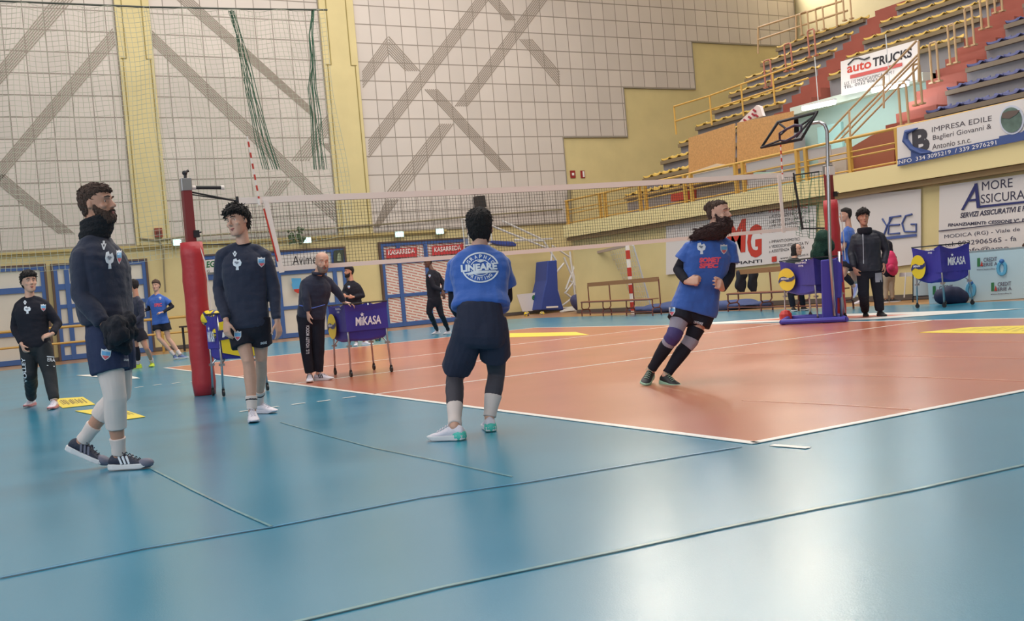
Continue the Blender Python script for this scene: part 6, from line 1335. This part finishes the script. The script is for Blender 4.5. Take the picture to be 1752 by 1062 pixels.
# 10 young player far left, hand on hip
D10 = depth(G(72, 698))
p = build_person((72, 698), D10, 1.0, 'person in black sweatshirt with a hand on the hip, far left',
 dict(head=(50, 483, 0), neck=(51, 510, 0), sL=(32, 521, 0), sR=(75, 519, .03), eL=(25, 560, .03), wL=(37, 588, -.12), eR=(99, 553, .06), wR=(90, 571, -.14),
      hL=(49, 590, 0), hR=(73, 590, 0), kL=(52, 640, -.05), kR=(84, 638, -.05), aL=gA(55, 694), aR=gA(94, 698)),
 VV(.62, .04, -.78), None, VV(.08, 0, -1), bottom='pants', topm=blackc, hs=1.08, vox=.009, hairk='thick', hairm=hair_d, botm=mat('track_black', (30, 34, 40), .8, bump=.3, bscale=20), pants=(.11, .105, .088, .082, .07, .062),
 hands=dict(L=dict(d=VV(.35, -.8, -.3), n=VV(-.8, 0, -.5), t=VV(.5, 0, -.8), curl=.7), R=dict(d=VV(-.9, -.2, -.2), n=VV(.2, .7, -.6), t=VV(0, .2, 1), curl=.6)),
 legwear=dict(L=[(.62, .97, wht, 'sock', .008)], R=[(.62, .97, wht, 'sock', .008)]),
 shoes=dict(L=dict(d=VV(.05, 0, -1), m=shoe_w, sole=mat('sole_pink', (206, 130, 130), .5)), R=dict(d=VV(.15, 0, -1), m=shoe_w, sole=mat('sole_pink', (206, 130, 130), .5))))
p.face_parts(hair_d); tp = [p.top]; p.vlogo(tp, 43, 518, 6, 6); p.rooster(tp, 47, 530, 12, 13); p.crest(tp, 74, 526, 9, 12)
p.words([p.bot], 'VOLLEY', (47, 655), (43, 612), (41, 655), 'lettering', emw, sub=1); p.words([p.bot], 'ERA', (81, 618), (94, 619), (81, 612), 'lettering', emw, sub=1)
p.decal([p.bot], [(80, 609), (93, 610), (93, 611.3), (80, 610.3)], [(0, 1, 2, 3)], 'print_bar', emw, .006); p.decal([p.bot], [(80, 624), (93, 626), (93, 627.3), (80, 625.5)], [(0, 1, 2, 3)], 'print_bar', emw, .006)

# 11 player with yellow shoes, back turned
D11 = depth(G(246, 630))
p = build_person((246, 630), D11, 1.0, 'dark-haired person in navy top with bright yellow shoes, facing left behind the tall bearded player',
 dict(head=(228, 489, 0), neck=(233, 508, 0), sL=(226, 516, .16), sR=(240, 516, -.15), eL=(222, 537, .1), wL=(216, 552, -.05), eR=(243, 540, -.2), wR=(228, 554, -.28),
      hL=(229, 566, .08), hR=(238, 566, -.08), kL=(233, 596, .1), kR=(250, 595, -.05), aL=gA(237, 630), aR=gA(261, 627)),
 VV(-.9, 0, .25), None, VV(-.9, 0, .1), topm=navyc, hs=1.08, vox=.012, hairk='short', hairm=hair_d, shrt=.55, skinm=sk_m,
 legwear=dict(L=[(-.1, .72, blackc, 'leg_sleeve', .008), (.74, .97, wht, 'sock', .008)], R=[(.74, .97, wht, 'sock', .008)]),
 shoes=dict(L=dict(d=VV(-.9, 0, -.3), m=shoe_y, sole=shoe_y), R=dict(d=VV(.15, 0, -1), m=shoe_y, sole=shoe_y)))
p.crest([p.top], 224, 515, 5, 7); p.face_parts(hair_d)

# 12 smiling player in blue far left
D12 = 25.6
p = build_person((295, 612), D12, 1.03, 'person in blue t-shirt over black sleeves by the low black bench',
 dict(head=(267, 489, 0), neck=(268, 504, 0), sL=(257, 511, 0), sR=(281, 510, 0), eL=(255, 528, .05), wL=(247, 531, -.2), eR=(295, 524, .05), wR=(279, 534, -.2),
      hL=(268, 550, 0), hR=(282, 550, 0), kL=(272, 578, -.1), kR=(288, 579, 0), aL=gz(289, D12, .1), aR=gz(299, D12, .1)),
 VV(-.1, 0, -1), None, VV(-.1, 0, -1), top='tee', topm=bluec, hs=1.08, vox=.012, hairk='thick', hairm=hair_b, sleeve=blackc, shrt=.52,
 hands=dict(L=dict(d=VV(-.8, 0, -.3), n=VV(0, 1, 0), t=VV(0, 0, -1), curl=.5), R=dict(d=VV(-.9, 0, -.2), n=VV(0, 1, -.2), t=VV(0, .5, -1), curl=.7)),
 legwear=dict(L=[(.72, .97, wht, 'sock', .008)], R=[(.72, .97, wht, 'sock', .008)]),
 shoes=dict(L=dict(d=VV(.4, 0, -.7), m=mat('shoe_blue', (96, 116, 160), .6), sole=solew), R=dict(d=VV(.8, 0, -.3), m=mat('shoe_blue', (96, 116, 160), .6), sole=solew)))
p.words([p.top], 'SPEC', (264, 525), (277, 524), (264, 519), 'lettering', mat('print_coral', (224, 82, 104), .6), .05, 0); p.crest([p.top], 274, 510, 4, 5); p.face_parts(hair_b)

# 13 person behind the coach's cart
D13 = 24.5
p = build_person((604, 580), D13, .98, 'curly dark-haired person in black top standing far back, seen over the middle ball cart',
 dict(head=(597, 465, 0), neck=(601, 481, 0), sL=(593, 488, 0), sR=(613, 489, .1), eL=(588, 502, -.05), wL=(594, 507, -.25), eR=(621, 506, .05), wR=(605, 508, -.22),
      hL=(602, 528, 0), hR=(613, 528, 0), kL=(603, 554, 0), kR=(614, 554, 0), aL=gz(602, D13), aR=gz(616, D13)),
 VV(-.75, .02, -.6), None, VV(-.5, 0, -.85), topm=blackc, hs=1.05, vox=.012, hairk='thick', hairm=hair_d, bottom='pants', skinm=sk_m,
 hands=dict(L=dict(d=VV(-.8, .2, -.2), n=VV(0, 0, -1), t=VV(0, 1, 0), curl=.8), R=dict(d=VV(-.9, .1, -.2), n=VV(0, 0, -1), t=VV(0, 1, 0), curl=.8)),
 shoes=dict(L=dict(d=VV(0, 0, -1), m=shoe_w, sole=solew), R=dict(d=VV(.9, 0, -.3), m=shoe_w, sole=solew)))
p.crest([p.top], 597, 491, 4, 5); p.face_parts(hair_d); p.beard(hair_d, .003, -.03, .002)

# 14 player bent at the hatched doors
D14 = depth(G(757, 574))
p = build_person((757, 574), D14, 1.03, 'person in all black with white shoes crouching before the hatched doors',
 dict(head=(732, 449, 0), neck=(739, 463, 0), sL=(733, 470, -.12), sR=(749, 469, .14), eL=(742, 490, -.18), wL=(757, 497, -.22), eR=(760, 487, .15), wR=(759, 500, -.05),
      hL=(738, 514, -.08), hR=(749, 514, .1), kL=(734, 534, -.05), kR=(755, 538, .1), aL=gA(749, 571), aR=gA(768, 571)),
 VV(-.75, -.15, -.6), None, VV(-.75, 0, -.65), topm=blackc, hs=1.02, vox=.012, hairk='buzz', hairm=hair_d, bottom='pants', skinm=sk_d, pants=(.1, .09, .07, .065, .055, .048), torso_scale=.95,
 hands=dict(L=dict(d=VV(.2, -1, -.2), n=VV(0, 0, -1), t=VV(-1, 0, 0), curl=.4), R=dict(d=VV(0, -1, -.2), n=VV(0, 0, -1), t=VV(-1, 0, 0), curl=.4)),
 shoes=dict(L=dict(d=VV(-.6, 0, -.8), m=shoe_w, sole=solew), R=dict(d=VV(-.5, 0, -.8), m=shoe_w, sole=solew)))
p.crest([p.top], 735, 472, 3.5, 5); p.face_parts(hair_d)

# 15 official seated behind the table at the right edge
D15 = 21.0
p = build_person((1760, 520), D15, .98, 'brown-haired person seated behind the officials table, cut by the right edge',
 dict(head=(1757, 424, 0), neck=(1763, 446, .05), sL=(1748, 456, .1), sR=(1782, 452, .1), eL=(1745, 478, .05), wL=(1752, 488, -.2), eR=(1786, 474, 0), wR=(1775, 486, -.25), hL=(1758, 500, .1), hR=(1776, 498, .1), kL=(1757, 502, -.3), kR=(1778, 500, -.3), aL=gz(1758, D15-.3), aR=gz(1778, D15-.3)),
 VV(-.3, -.7, -.7), None, VV(-.1, 0, -1), topm=mat('cloth_beige', (190, 160, 150), .8), hs=1.1, vox=.012, hairk='thick', hairm=hair_b, bottom='pants', pants=(.1, .09, .075, .07, .065, .06),
 shoes=dict(L=dict(d=VV(0, 0, -1), m=shoe_k, sole=solew), R=dict(d=VV(.2, 0, -1), m=shoe_k, sole=solew)))
